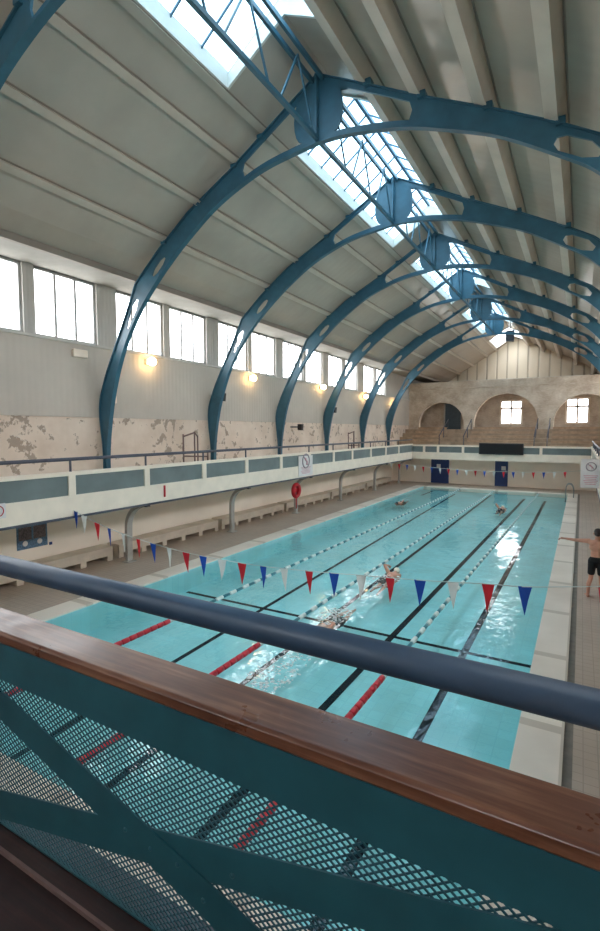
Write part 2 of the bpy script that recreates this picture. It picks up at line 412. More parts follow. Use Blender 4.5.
# --- far gable wall with three arched recesses
def arc(cx, zs, hw, zc, n=18):
    return [(cx - hw * math.cos(PI * k / n), zs + (zc - zs) * math.sin(PI * k / n)) for k in range(n + 1)]
HOLES = []
for (x0, x1, zs, zc) in ((-12.65, -8.75, 4.7, 6.6), (-7.95, -3.0, 4.7, 7.2), (-1.95, 2.4, 4.7, 6.95)):
    HOLES.append([(x0, 2.6)] + arc((x0 + x1) / 2, zs, (x1 - x0) / 2, zc) + [(x1, 2.6)])
gw = filled('wall_far', [[(XL, 1.8), (XR, 1.8), (XR, 8.35), (XL, 8.35)]] + HOLES, 0.5, 'stone', None, (0, YG + .25, 0))
struct(gw, 'buff stone end wall with three wide arched recesses', 'wall')
ROOF_L = [(XL - .3, 8.86), (-11.98, 8.86), (-11.35, 9.18), (-10.77, 9.58), (-8.0, 11.24), (-7.1, 11.8), (RX, 12.76)]
ROOF_R = [(RX, 12.76), (-4.48, 12.26), (-3.17, 11.56), (-1.8, 10.9), (-.53, 10.24), (.15, 9.84), (.95, 9.1), (1.2, 8.86), (XR + .3, 8.86)]
gs = filled('gable_cladding', [[(XL, 8.35), (XR, 8.35), (XR, 8.9)] + ROOF_R[::-1][1:] + ROOF_L[::-1][1:-1] + [(XL, 8.9)]], 0.12, 'gable_sheet', None, (0, YE + .06, 0))
struct(gs, 'pale vertical sheet cladding filling the far gable', 'wall')
m = MB(); m.box(XL, XR, YE - .14, YE, 8.36, 9.0, 'trim')
struct(m.build('trim_1'), 'pale beam along the foot of the far gable', 'trim')
m = MB(); m.box(-12.02, -11.9, YN, YE, 8.7, 8.875, 'shadow_line')  # dark colour stands in for the shadow under the roof edge
struct(m.build('trim_7'), 'strip coloured dark as the shadow line where the left roof slope meets the eaves', 'trim')
m = MB(); m.box(XL, XR, YG - .06, YG + .02, 7.72, 7.82, 'stone')
struct(m.build('trim_2'), 'thin stone string course over the far arches', 'trim')
# rear wall of the recesses, with two windows and a door opening
YB = 45.2
wins = [(-6.15, -4.35, 4.62, 6.75), (-1.2, .5, 4.68, 6.8)]
rects = [[(x0, z0), (x1, z0), (x1, z1), (x0, z1)] for x0, x1, z0, z1 in wins]
bw = filled('wall_recess', [[(XL, 1.8), (XR, 1.8), (XR, 8.4), (XL, 8.4)]] + rects, 0.3, 'stone', None, (0, YB + .15, 0))
struct(bw, 'stone wall at the back of the arched recesses', 'wall')
m = MB(); m.box(XL, XR, YG + .5, YB, 7.3, 7.5, 'stone'); m.box(XL, XR, YG + .5, YB, 4.1, 4.2, 'terrace'); m.box(XL, XR, YG + .5, YE, 8.2, 8.34, 'terrace')
struct(m.build('ceiling_recess'), 'soffit and floor of the arched recesses', 'ceiling')
for k, (x0, x1, z0, z1) in enumerate(wins):
    wn += 1; m = MB(); t = .15; y0, y1 = YB + .04, YB + .12; xm = (x0 + x1) / 2; zt = z0 + (z1 - z0) * .66
    m.box(x0, x1, y0, y1, z0, z0 + t, 'white_paint'); m.box(x0, x1, y0, y1, z1 - t, z1, 'white_paint'); m.box(x0, x1, y0, y1, zt - t / 2, zt + t / 2, 'white_paint')
    for xx in (x0, xm - t / 2, x1 - t): m.box(xx, xx + t, y0, y1, z0 + t, z1 - t, 'white_paint')
    fr = m.build('window_%d' % wn)
    struct(fr, 'white four-pane window in the %s far arch' % ('middle' if k == 0 else 'right'), 'window')
    g = MB(); g.box(x0 + .03, x1 - .03, YB + .075, YB + .085, z0 + .03, z1 - .03, 'glass'); g.build('window_glass', fr)
m = MB(); m.box(-10.75, -9.45, YB - .08, YB - .02, 4.2, 6.45, 'door_dark')
d1 = struct(m.build('door_1'), 'dark blue-grey door in the left far arch', 'door')
m = MB(); m.box(-10.87, -10.75, YB - .12, YB, 4.2, 6.55, 'post_grey'); m.box(-9.45, -9.38, YB - .12, YB, 4.2, 6.55, 'door_dark'); m.box(-10.75, -9.45, YB - .12, YB, 6.45, 6.55, 'door_dark')
m.build('door_frame', d1)
# near wall behind the viewer, its windows added to bring in daylight
NW = [(-11.6, -9.6), (-6.6, -4.6), (-1.6, .4)]
nw = filled('wall_near', [[(XL - .3, -.25), (XR + .3, -.25), (XR + .3, 12.9), (XL - .3, 12.9)]] + [[(x0, 5.6)] + arc((x0 + x1) / 2, 6.6, (x1 - x0) / 2, 8.1) + [(x1, 5.6)] for x0, x1 in NW], .3, 'paint_wall', None, (0, YN - .15, 0))
struct(nw, 'plain wall with three small arched windows added for daylight behind the near balcony', 'wall')
for k, (x0, x1) in enumerate(NW):
    m = MB(); t = .08
    for q in range(5):
        x = x0 + (x1 - x0) * q / 4; m.box(x - t / 2, x + t / 2, YN - .2, YN - .12, 5.6, 6.6 if q in (0, 4) else 7.6, 'white_paint')
    for z in (5.64, 6.6): m.box(x0, x1, YN - .19, YN - .13, z - t / 2, z + t / 2, 'white_paint')
    fr = struct(m.build('window_%d' % (60 + k)), 'small arched window added for daylight behind the viewer, ' + ['left', 'middle', 'right'][k] + ' of three', 'window')
    g = MB(); g.box(x0, x1, YN - .165, YN - .155, 5.6, 8.1, 'glass'); g.build('window_glass', fr)
# wall under the far balcony
m = MB(); m.box(XL, XR, 39.2, 39.5, -.25, 2.9, 'paint_wall')
struct(m.build('wall_back'), 'cream pool-level wall under the far gallery', 'wall')

# --- roof
SKY = [(1.2, 9.15), (12.0, 20.15), (22.6, 30.7), (33.7, 41.4), (44.8, 49.0)]  # the last skylight is added to brighten the far gable
def slab(prof, y0, y1, mat, th=.14):
    m = MB()
    for (xa, za), (xb, zb) in zip(prof, prof[1:]):
        m.prism_y([(xa, za), (xb, zb), (xb, zb + th), (xa, za + th)], y0, y1, 'soffit' if za == zb else mat)
    return m
struct(slab(ROOF_L[:6], YN, YE, 'lining').build('ceiling_left', origin=(XL, 0, 8.86)), 'left slope of the pale sheet-lined roof', 'ceiling')
struct(slab(ROOF_R[1:], YN, YE, 'lining').build('ceiling_right', origin=(XR, 0, 8.86)), 'right slope of the pale sheet-lined roof', 'ceiling')
m = MB(); yy = YN
for (s0, s1) in SKY + [(YE, YE)]:
    for (xa, za), (xb, zb) in ((ROOF_L[5], ROOF_L[6]), (ROOF_R[0], ROOF_R[1])):
        m.prism_y([(xa, za), (xb, zb), (xb, zb + .14), (xa, za + .14)], yy, s0, 'lining') if s0 > yy else None
    yy = s1
struct(m.build('ceiling_ridge', origin=(RX, 0, 12.2)), 'solid lengths of roof ridge between the skylights', 'ceiling')
# skylights: white upstand, sloping glass, glazing bars
SKN = ['skylight over the near end, cut by the top of the photo', 'skylight over the third arch, largest whole skylight', 'skylight over the fifth arch', 'small skylight over the seventh arch', 'skylight added beyond the last arch to light the far gable']
xl, xr, zc, zr = -7.1, -4.48, 12.5, 13.15
for k, (s0, s1) in enumerate(SKY):
    wn += 1; m = MB()
    m.box(xl - .04, xl + .02, s0, s1, 11.76, zc - .38, 'upstand'); m.box(xr - .02, xr + .04, s0, s1, 12.1, zc, 'upstand')
    for y in (s0, s1):
        ya, yb = (y - .04, y + .02) if y == s0 else (y - .02, y + .04)
        m.prism_y([(xl, 11.76), (RX, 12.73), (xr, 12.2), (xr, zc), (RX, zr), (xl, zc - .45)], ya, yb, 'upstand')
    fr = struct(m.build('window_%d' % wn), SKN[k], 'skylight')
    bm_ = MB(); n = int((s1 - s0) / .8)
    for i in range(n + 1):
        y = s0 + (s1 - s0) * i / n
        for xe, ze in ((xl, zc - .45), (xr, zc)): bm_.bar((xe, y, ze), (RX, y, zr), .032, .045, 'bars')
    bm_.bar((RX, s0, zr), (RX, s1, zr), .09, .09, 'bars'); bm_.build('glazing_bars', fr)
    g = MB()
    for xe, ze in ((xl, zc - .45), (xr, zc)):
        g.hull([(xe, s0, ze + .035), (RX, s0, zr + .035), (RX, s1, zr + .035), (xe, s1, ze + .035)], [(xe, s0, ze + .05), (RX, s0, zr + .05), (RX, s1, zr + .05), (xe, s1, ze + .05)], 'roof_glass' if k < 4 else 'glass')
    g.build('roof_glass', fr)

# --- purlins
def zroof(x):
    P = ROOF_L + ROOF_R[1:]
    for (xa, za), (xb, zb) in zip(P, P[1:]):
        if xa <= x <= xb: return za + (zb - za) * (x - xa) / (xb - xa), (zb - za) / (xb - xa)
PUR = [(-10.57, 'left', 'lowest'), (-9.33, 'left', 'second lowest'), (-8.05, 'left', 'second from the ridge'), (-7.22, 'left', 'beside the skylights'),
       (-4.36, 'right', 'beside the skylights'), (-3.15, 'right', 'second from the ridge'), (-1.82, 'right', 'third from the ridge'), (-.54, 'right', 'fourth from the ridge'), (.78, 'right', 'lowest')]
for x, side, where in PUR:
    z, sl = zroof(x); a = math.atan(sl); ux = Vector((math.cos(a), 0, math.sin(a))); nz = Vector((math.sin(a), 0, -math.cos(a)))
    P0 = Vector((x, 0, z)); dp, wd = (.09, .085) if side == 'left' else (.33, .13)
    def ring(y, a0, a1, d0, d1):
        return [tuple(P0 + ux * p + nz * q + Vector((0, y, 0))) for p, q in ((a0, d0), (a1, d0), (a1, d1), (a0, d1))]
    m = MB()
    m.hull(ring(YN, -wd * .8, wd * .8, 0, dp), ring(YE, -wd * .8, wd * .8, 0, dp), 'purlin')
    t = thing('roof_purlin', (x, YN, z), 'pale purlin along the whole %s roof slope, %s' % (side, where), 'purlin', 'roof purlins')
    m.build('web', t)
    fl = MB(); fl.hull(ring(YN, -wd, wd, dp, dp + .02), ring(YE, -wd, wd, dp, dp + .02), 'purlin'); fl.build('flange', t)
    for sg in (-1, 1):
        e = MB(); e.hull(ring(YN, sg * wd * 1.0 - .015, sg * wd * 1.0 + .015, -.01, .02), ring(YE, sg * wd * 1.0 - .015, sg * wd * 1.0 + .015, -.01, .02), 'shadow_line'); e.build('shadow_strip', t)  # thin dark strips paint the shadow lines either side of the flange

# --- steel arches
OUT_L = [(-13.42, 2.05), (-13.40, 3.4), (-13.52, 4.85), (-13.28, 5.7), (-12.85, 6.55), (-12.18, 7.75), (-11.76, 8.56), (-10.77, 9.39), (-9.65, 10.17), (-8.05, 10.99), (-6.65, 11.82), (RX, 12.42)]
OUT_R = [(RX, 12.42), (-4.5, 11.85), (-3.17, 11.15), (-1.8, 10.49), (-.54, 9.83), (.1, 9.45), (.95, 8.68), (1.4, 7.75), (2.0, 6.6), (2.42, 5.7), (2.67, 4.85), (2.55, 3.4), (2.57, 2.05)]
IN_L = [(-13.25, 2.05), (-13.26, 3.4), (-13.07, 4.7), (-12.77, 5.77), (-12.32, 6.8), (-11.72, 7.68), (-11.13, 8.33), (-10.39, 8.99), (-9.62, 9.57), (-8.72, 10.14), (-7.75, 10.55), (-6.9, 10.78), (RX, 10.94)]
IN_R = [(RX, 10.94), (-4.8, 10.9), (-3.6, 10.69), (-2.57, 10.35), (-1.6, 9.95), (-.52, 9.3), (.12, 8.84), (.85, 8.0), (1.45, 7.0), (1.92, 5.8), (2.22, 4.7), (2.37, 3.4), (2.35, 2.05)]
def polyarc(P, x=None):  # straight chord (faceted)
    return P
outer = spline2d(OUT_L[:7], 5)[:-1] + OUT_L[6:] + OUT_R[1:7] + spline2d(OUT_R[6:], 5)[1:]
inner = spline2d(IN_L, 6)[:-1] + spline2d(IN_R, 6)
def at(poly, x):
    for (xa, za), (xb, zb) in zip(poly, poly[1:]):
        if min(xa, xb) <= x <= max(xa, xb) and xa != xb: return za + (zb - za) * (x - xa) / (xb - xa)
def lens(xa, xb, top, bot, n=10, ra=.35):
    """opening between the chords with rounded ends: xa is the crown plate end, xb the split end"""
    up, lo = [], []
    for k in range(n + 1):
        t = k / n; x = xa + (xb - xa) * t
        zt = at(outer, x) - top; zb = at(inner, x) + bot
        up.append((x, zt)); lo.append((x, zb))
    mid = (up[0][1] + lo[0][1]) / 2; ha = (up[0][1] - lo[0][1]) / 2
    sg = 1 if xb > xa else -1
    cap = [(xa + sg * .22 * (abs(math.sin(a)) ** 1.0) * 1.0 - 0, mid + ha * math.cos(a)) for a in [PI * q / 8 for q in range(1, 8)]]
    capb = [(xb + sg * .06, (up[-1][1] + lo[-1][1]) / 2)]
    return up + capb + lo[::-1] + [(x, -(-z)) for x, z in cap[::-1]]
def slot(P):
    """slim rounded slot along a poly-line of (x, z, half-width)"""
    a, bb = [], []
    for i, (x, z, h) in enumerate(P):
        q = P[min(i + 1, len(P) - 1)]; p = P[max(i - 1, 0)]; d = Vector((q[0] - p[0], q[1] - p[1])).normalized(); nn = Vector((-d.y, d.x))
        a.append((x + nn.x * h, z + nn.y * h)); bb.append((x - nn.x * h, z - nn.y * h))
    return a + bb[::-1]
holes = [lens(RX - .42, -7.75, .13, .13), lens(RX + .42, -3.42, .13, .13),
         slot([(-12.2, 7.3, .03), (-12.05, 7.6, .09), (-11.88, 7.9, .12), (-11.74, 8.12, .05)]), slot([(-11.08, 8.7, .05), (-10.95, 8.83, .1), (-10.72, 9.03, .1), (-10.58, 9.15, .05)]),
         slot([(-.62, 9.57, .06), (-.5, 9.5, .14), (-.1, 9.28, .15), (.12, 9.14, .06)]), slot([(1.4, 7.3, .03), (1.25, 7.6, .09), (1.08, 7.9, .12), (.95, 8.1, .05)])]
ARCH_LABEL = ['blue steel roof arch cutting the top left corner, nearest the viewer', 'blue steel roof arch, second from the viewer, whole span over the near water',
              'blue steel roof arch, third from the viewer, bright crown plate under the large skylight', 'blue steel roof arch, fourth from the viewer, dark crown plate between skylights',
              'blue steel roof arch, fifth from the viewer', 'blue steel roof arch, sixth from the viewer', 'blue steel roof arch closest to the far gable']
A0 = thing('roof_arch', (RX, 0, BF), ARCH_LABEL[0], 'roof arch', 'blue steel roof arches')
wp = filled('web_plate', [outer + inner[::-1]] + holes, .05, 'steel', A0, (-RX, 0, -BF))
def flange(poly, w, name, inset):
    m = MB()
    for p, q in zip(poly, poly[1:]):
        P = Vector((p[0], 0, p[1])); Q = Vector((q[0], 0, q[1])); d = (Q - P).normalized(); nn = Vector((-d.z, 0, d.x)) * inset
        m.hull([P + Vector((0, -w, 0)), P + Vector((0, w, 0)), P + Vector((0, w, 0)) + nn, P + Vector((0, -w, 0)) + nn], [Q + Vector((0, -w, 0)), Q + Vector((0, w, 0)), Q + Vector((0, w, 0)) + nn, Q + Vector((0, -w, 0)) + nn], 'steel')
    return m.build(name, A0, origin=(RX, 0, BF))
flange(outer, .075, 'outer_flange', .03); flange(inner, .075, 'inner_flange', -.03)
m = MB(); m.box(RX - .03, RX + .03, -.14, .14, 10.95, 12.4, 'steel')
m.build('crown_stiffener', A0, origin=(RX, 0, BF))
for x, side, wh in PUR:
    z, sl = zroof(x); zo = at(outer, x); m = MB(); m.box(x - .08, x + .08, -.1, .1, zo - .02, max(zo + .06, z - .3), 'steel'); m.build('purlin_cleat', A0, origin=(RX, 0, BF))
m = MB(); m.box(-13.55, -13.05, -.22, .22, 1.98, 2.06, 'steel'); m.build('foot_plate', A0, origin=(RX, 0, BF))
m = MB(); m.box(2.2, 2.7, -.22, .22, 1.98, 2.06, 'steel'); m.build('foot_plate', A0, origin=(RX, 0, BF))
A0.location = (RX, 5.05, BF)
for i in range(1, 7): dup(A0, (RX, ARCH_Y[i], BF), ARCH_LABEL[i])

# --- lattice trusses along the ridge
def truss(y0, y1, label):
    t = thing('ridge_truss', (RX, y0, 10.8), label, 'truss', 'ridge trusses')
    m = MB(); m.bar((RX, y0, 11.0), (RX, y1, 11.0), .09, .09, 'steel'); m.build('bottom_chord', t)
    for dx in (-.13, .13):
        m = MB(); m.bar((RX + dx, y0, 12.32), (RX + dx, y1, 12.32), .07, .1, 'steel'); m.build('top_chord', t)
    L = y1 - y0; n = 3
    for k in range(n):
        ya = y0 + L * (k + .12) / n; yb = y0 + L * (k + .5) / n; yc = y0 + L * (k + .88) / n
        for p, q in ((ya, yb), (yc, yb)):
            m = MB(); m.bar((RX, p, 11.02), (RX, q, 12.3), 0.038, .038, 'steel', up=(1, 0, 0)); m.build('diagonal', t)
TY = [5.05] + ARCH_Y[1:]
TL = ['blue lattice truss along the ridge, between the first and second arches', 'blue lattice truss along the ridge, between second and third arches under the large skylight', 'blue lattice truss along the ridge, between third and fourth arches',
      'blue lattice truss along the ridge, between fourth and fifth arches', 'blue lattice truss along the ridge, between fifth and sixth arches', 'blue lattice truss along the ridge, between sixth and seventh arches', 'blue lattice truss along the ridge, last before the far gable']
for k in range(6): truss(TY[k] + .026, TY[k + 1] - .026, TL[k])
t = thing('hanging_speaker', (-5.0, 41.0, 10.9), 'black loudspeaker hanging below the ridge before the far gable', 'speaker')
m = MB(); m.hull([(-5.3, 40.8, 10.95), (-4.7, 40.8, 10.95), (-4.75, 41.25, 10.95), (-5.25, 41.25, 10.95)], [(-5.3, 40.8, 11.75), (-4.7, 40.8, 11.75), (-4.75, 41.25, 11.75), (-5.25, 41.25, 11.75)], 'black'); m.build('cabinet', t)
m = MB(); m.bar((-5.0, 41.0, 11.75), (-5.0, 41.0, 12.55), .05, .05, 'black'); m.build('hanger', t)

# --- balconies
FX, FXR, FY = -11.4, 0.64, 37.35
m = MB(); m.box(XL, FX - .1, YN, 39.2, BF, BF + .14, 'paint_wall'); struct(m.build('floor_balcony_left'), 'deck slab of the left balcony', 'balcony floor')
m = MB(); m.box(FXR + .1, XR, YN, 39.2, BF, BF + .14, 'paint_wall'); struct(m.build('floor_balcony_right'), 'deck slab of the right balcony', 'balcony floor')
m = MB(); m.box(FX - .1, FXR + .1, FY + .1, 39.2, BF, BF + .14, 'paint_wall'); struct(m.build('floor_balcony_far'), 'deck slab of the far balcony', 'balcony floor')
m = MB(); m.box(FX - .1, FXR + .1, YN, 1.62, 1.6, 1.78, 'dark_wood'); struct(m.build('floor_balcony_near'), 'underside slab of the near balcony', 'balcony floor')

def parapet_y(x, ys, inward, label):
    t = thing('balcony_parapet', (x, ys[0], BF), label, 'parapet', 'white balcony parapets')
    y0, y1 = ys[0], ys[-1]
    m = MB(); m.box(x - .05, x + .05, y0, y1, BF - .02, 2.52, 'white_paint'); m.build('fascia_board', t)
    m = MB(); m.box(x - .08, x + .08, y0, y1, 3.03, 3.13, 'white_paint'); m.build('top_rail', t)
    m = MB(); m.box(x - .07, x + .07, y0, y1, BF - .08, BF - .02, 'dark_tube'); m.build('drip_edge', t)
    for y in ys[1:-1]:
        m = MB(); m.box(x - .06, x + .06, y - .1, y + .1, 2.52, 3.03, 'white_paint'); m.build('post', t)
    for a, bb in zip(ys, ys[1:]):
        m = MB(); m.box(x - .02, x + .02, a, bb, 2.52, 3.03, 'grey_panel'); m.build('infill_panel', t)
    return t
YS = [1.7, 2.66, 5.32, 7.98, 10.5, 13.1, 15.6, 18.15, 20.75, 23.4, 25.85, 28.7, 31.4, 34.1, FY + .05]
parapet_y(FX, YS, 1, 'long white balcony parapet with grey panels along the left of the pool')
parapet_y(FXR, YS, -1, 'white balcony parapet along the right of the pool, seen edge on')
t = thing('balcony_parapet', (FX, FY, BF), 'white balcony parapet across the far end behind the scoreboard', 'parapet', 'white balcony parapets')
m = MB(); m.box(FX + .05, FXR - .05, FY - .05, FY + .05, BF - .02, 2.52, 'white_paint'); m.build('fascia_board', t)
m = MB(); m.box(FX + .08, FXR - .08, FY - .08, FY + .08, 2.96, 3.08, 'white_paint'); m.build('top_rail', t)
XS = [FX + .05, -10.43, -9.37, -7.54, -5.0, -2.37, FXR - .05]
for x in XS[1:-1]:
    m = MB(); m.box(x - .09, x + .09, FY - .06, FY + .06, 2.52, 2.96, 'white_paint'); m.build('post', t)
for a, bb in zip(XS, XS[1:]):
    m = MB(); m.box(a, bb, FY - .02, FY + .02, 2.52, 2.96, 'grey_panel'); m.build('infill_panel', t)
# tube handrails above the side parapets
for x, lab in ((FX, 'dark tube handrail above the left balcony parapet'), (FXR, 'dark tube handrail above the right balcony parapet')):
    t = thing('balcony_handrail', (x, 1.7, 3.1), lab, 'handrail', 'balcony handrails')
    m = MB(); m.tube([(x, 1.5, 3.45), (x, FY, 3.45)], .045, 'dark_tube', 8); m.build('rail', t)
    for y in YS[1:-1]:
        m = MB(); m.tube([(x, y, 3.12), (x, y, 3.44)], .03, 'dark_tube', 8); m.build('post', t)

# curved posts under the left balcony
def post(y, label):
    t = thing('balcony_post', (-12.4, y, 0), label, 'post', 'curved posts under the left balcony')
    P = [(-12.4, 0.03), (-12.4, 1.0), (-12.36, 1.35), (-12.2, 1.62), (-11.95, 1.8), (-11.6, 1.9)]
    C = spline2d(P, 4); m = MB(); w = .11
    for i, ((xa, za), (xb, zb)) in enumerate(zip(C, C[1:])):
        wa = .1
        d = Vector((xb - xa, zb - za)).normalized(); nn = Vector((-d.y, d.x)) * .06
        m.hull([(xa - nn.x, y - wa, za - nn.y), (xa + nn.x, y - wa, za + nn.y), (xa + nn.x, y + wa, za + nn.y), (xa - nn.x, y + wa, za - nn.y)],
               [(xb - nn.x, y - wa, zb - nn.y), (xb + nn.x, y - wa, zb + nn.y), (xb + nn.x, y + wa, zb + nn.y), (xb - nn.x, y + wa, zb - nn.y)], 'post_grey')
    m.build('curved_post', t)
    m = MB(); m.box(-12.55, -12.25, y - .16, y + .16, 0, .04, 'post_grey'); m.build('foot_plate', t)
    m = MB(); m.box(XL + .06, FX - .08, y - .07, y + .07, 1.84, 1.99, 'dark_tube'); m.build('bracket_beam', t)
PL = ['curved grey post under the left balcony, hidden behind the near rail', 'curved grey post under the left balcony behind the white and red bunting flags', 'curved grey post under the left balcony, next beyond the bunting', 'curved grey post carrying the red lifebuoy',
      'curved grey post under the left balcony, first beyond the lifebuoy', 'curved grey post under the left balcony, second beyond the lifebuoy', 'curved grey post under the left balcony nearest the blue doors']
for y, l in zip(ARCH_Y, PL): post(y, l)
# benches against the wall under the balcony
def bench(y0, y1, label):
    t = thing('wall_bench', (-13.3, y0, 0), label, 'bench', 'benches along the left wall')
    m = MB(); m.box(XL + .02, -13.0, y0, y1, .4, .46, 'bench'); m.build('seat', t, bevel=.01)
    m = MB(); m.box(-13.08, -13.02, y0, y1, .17, .4, 'bench'); m.build('front_rail', t)
    n = 5
    for k in range(n + 1):
        y = y0 + (y1 - y0 - .2) * k / n; m = MB(); m.box(XL + .05, -13.03, y, y + .2, 0, .4, 'bench'); m.build('support', t)
BL = ['cream slatted wall bench at left below the photo poster', 'cream wall bench between the first and second visible posts', 'cream wall bench just before the lifebuoy post', 'cream wall bench just beyond the lifebuoy post', 'cream wall bench two bays beyond the lifebuoy', 'cream wall bench furthest along the left wall']
for k in range(6): bench(ARCH_Y[k] + .12, ARCH_Y[k + 1] - .12, BL[k])

# --- things on and under the left balcony
t = thing('photo_poster', (XL + .01, 8.22, .85), 'pale blue poster with two photographs on the left wall', 'poster')
m = MB(); m.box(XL, XL + .02, 7.78, 8.68, .82, 1.5, 'photo_blue'); m.build('backing', t)
for y0 in (7.83, 8.26):
    m = MB(); m.box(XL + .02, XL + .026, y0, y0 + .37, 1.08, 1.45, 'photo_dark'); m.build('photograph', t)
    m = MB(); m.ball((XL + .022, y0 + .18, .98), .08, 'paper', (.1, 1, 1), 2); m.build('portrait_print', t)
m = MB(); m.box(XL, XL + .03, 8.74, 8.82, .8, .88, 'door_blue'); tag(m.build('wall_plate'), 'tiny dark blue plate beside the photo poster', 'plate')
m = MB(); m.box(FX + .05, FX + .09, 11.16, 11.21, 2.1, 2.46, 'red'); tag(m.build('alarm_strip'), 'thin red upright strip fixed to the left parapet', 'marker')
# round red warning sign at the frame edge
t = thing('warning_sign', (FX + .06, 6.1, 2.28), 'round red-rimmed sign on the left parapet at the photo edge', 'sign')
m = MB(); m.box(FX + .05, FX + .062, 5.93, 6.27, 2.2, 2.54, 'paper'); m.build('plate', t)
m = MB(); m.tube([(FX + .066, 6.1 + .12 * math.cos(a), 2.37 + .12 * math.sin(a)) for a in [2 * PI * q / 24 for q in range(25)]], .012, 'red', 6, False); m.build('red_ring', t)

def rule_sign(loc, horizontal, w, h, label):
    """white board, a ring with a swimmer figure, a block of small pink lines"""
    t = thing('pool_rules_sign', loc, label, 'sign', 'white pool rules signs')
    X, Y, Z = loc
    def P(u, v, d): return (X + u, Y - d, Z + v) if horizontal else (X + d, Y + u, Z + v)
    def plate(u0, u1, v0, v1, d0, d1, mat, nm):
        m = MB(); a = P(u0, v0, d0); bb = P(u1, v1, d1)
        m.box(min(a[0], bb[0]), max(a[0], bb[0]), min(a[1], bb[1]), max(a[1], bb[1]), min(a[2], bb[2]), max(a[2], bb[2]), mat); return m.build(nm, t)
    plate(-w / 2, w / 2, 0, h, 0, .02, 'paper', 'board')
    m = MB(); r = w * .24; m.tube([P(r * math.cos(a), h * .74 + r * math.sin(a), .024) for a in [2 * PI * q / 28 for q in range(29)]], w * .025, 'grey_ink', 6, False); m.tube([P(-r * .7, h * .74 + r * .7, .024), P(r * .7, h * .74 - r * .7, .024)], w * .02, 'grey_ink', 6); m.build('ring_symbol', t)
    m = MB(); m.ball(P(-r * .2, h * .74 + r * .3, .024), w * .05, 'pink_ink'); m.tube([P(-r * .1, h * .74 + r * .2, .024), P(r * .4, h * .74 - r * .2, .024), P(r * .1, h * .74 - r * .5, .024)], w * .03, 'pink_ink', 6); m.build('figure_symbol', t)
    m = MB()
    for q in range(6):
        ww = w * (.36 - .05 * (q % 3)); a = P(-ww, h * (.42 - q * .06), .021); bb = P(ww, h * (.445 - q * .06), .024)
        m.box(min(a[0], bb[0]), max(a[0], bb[0]), min(a[1], bb[1]), max(a[1], bb[1]), min(a[2], bb[2]), max(a[2], bb[2]), 'pink_ink')
    m.build('text_lines', t); return t
rule_sign((FX + .06, 20.3, 2.03), False, 1.35, .95, 'white sign with pinkish print on the left balcony parapet')
s = rule_sign((.30, 18.0, 2.36), True, .56, .92, 'white upright pool rules sign projecting at the right edge beyond the standing man')
for zb in (3.1, 2.45):
    m = MB(); m.tube([(.3, 18.02, zb), (.59, 18.02, zb)], .02, 'dark_tube', 6); m.build('fixing_bracket', s)
# lifebuoy on its post
t = thing('lifebuoy', (-12.26, 20.95, .8), 'red lifebuoy with hanging rope on the fourth curved post', 'lifebuoy')
m = MB(); m.tube([(-12.2, 20.9 + .3 * math.cos(a), 1.2 + .3 * math.sin(a)) for a in [2 * PI * q / 32 for q in range(33)]], .1, 'red', 10, False); m.build('ring', t)
m = MB(); m.box(-12.24, -12.2, 20.8, 21.0, 1.1, 1.3, 'red'); m.box(-12.32, -12.24, 20.85, 21.05, 1.12, 1.25, 'red'); m.build('holder', t)
m = MB(); m.tube([(-12.2, 20.9, .92), (-12.18, 20.88, .6), (-12.19, 20.9, .3)], .025, 'red', 6); m.build('rope', t)
# folded frames standing on the balcony
def rack(y, label):
    t = thing('tube_frame', (-13.0, y, BF + .14), label, 'frame', 'rusty tube frames on the left balcony')
    for k, (dx, dy, h) in enumerate(((-.15, 0, 1.9), (.1, .35, 2.0), (-.1, .75, 1.85), (.15, 1.05, 1.2))):
        m = MB(); m.tube([(-13 + dx, y + dy, BF + .15), (-13.05 + dx, y + dy + .05, BF + .14 + h)], .03, 'brown_tube', 6); m.build('upright', t)
    m = MB(); m.tube([(-13.2, y + .05, BF + 1.95), (-12.95, y + .4, BF + 2.1), (-13.15, y + .8, BF + 1.95)], .03, 'brown_tube', 6); m.build('top_bar', t)
    m = MB(); m.tube([(-13.2, y + .05, BF + 1.2), (-12.85, y + 1.07, BF + 1.15)], .03, 'brown_tube', 6); m.build('cross_bar', t)
rack(14.0, 'rusty tube frame on the left balcony beside the third arch foot')
rack(29.3, 'rusty tube frame on the left balcony far along by the sixth arch')
# lamps, speakers and small boxes on the left wall
LAMPS = [(12.65, 6.62, 'between the second and third arches'), (18.85, 6.6, 'between the third and fourth arches'), (26.0, 6.72, 'behind the fifth arch'), (32.6, 6.55, 'behind the sixth arch'), (38.8, 6.36, 'beyond the last arch')]
def lamp(x, sg, y, z, label):
    t = thing('wall_lamp', (x, y, z), label, 'lamp', 'round lit wall lamps')
    m = MB(); m.ball((x - sg * .26, y, z), .15, 'lamp', (1, 1, 1), 3); m.build('globe', t)
    m = MB(); m.box(min(x, x - sg * .1), max(x, x - sg * .1), y - .1, y + .1, z - .1, z + .1, 'white_paint'); m.build('back_box', t)
for y, z, wh in LAMPS: lamp(XL + .05, -1, y, z, 'round glowing wall lamp below the left windows, ' + wh)
for y, z, wh in LAMPS[:4]: lamp(XR - .05, 1, y, z, 'round glowing wall lamp on the right wall, ' + wh)
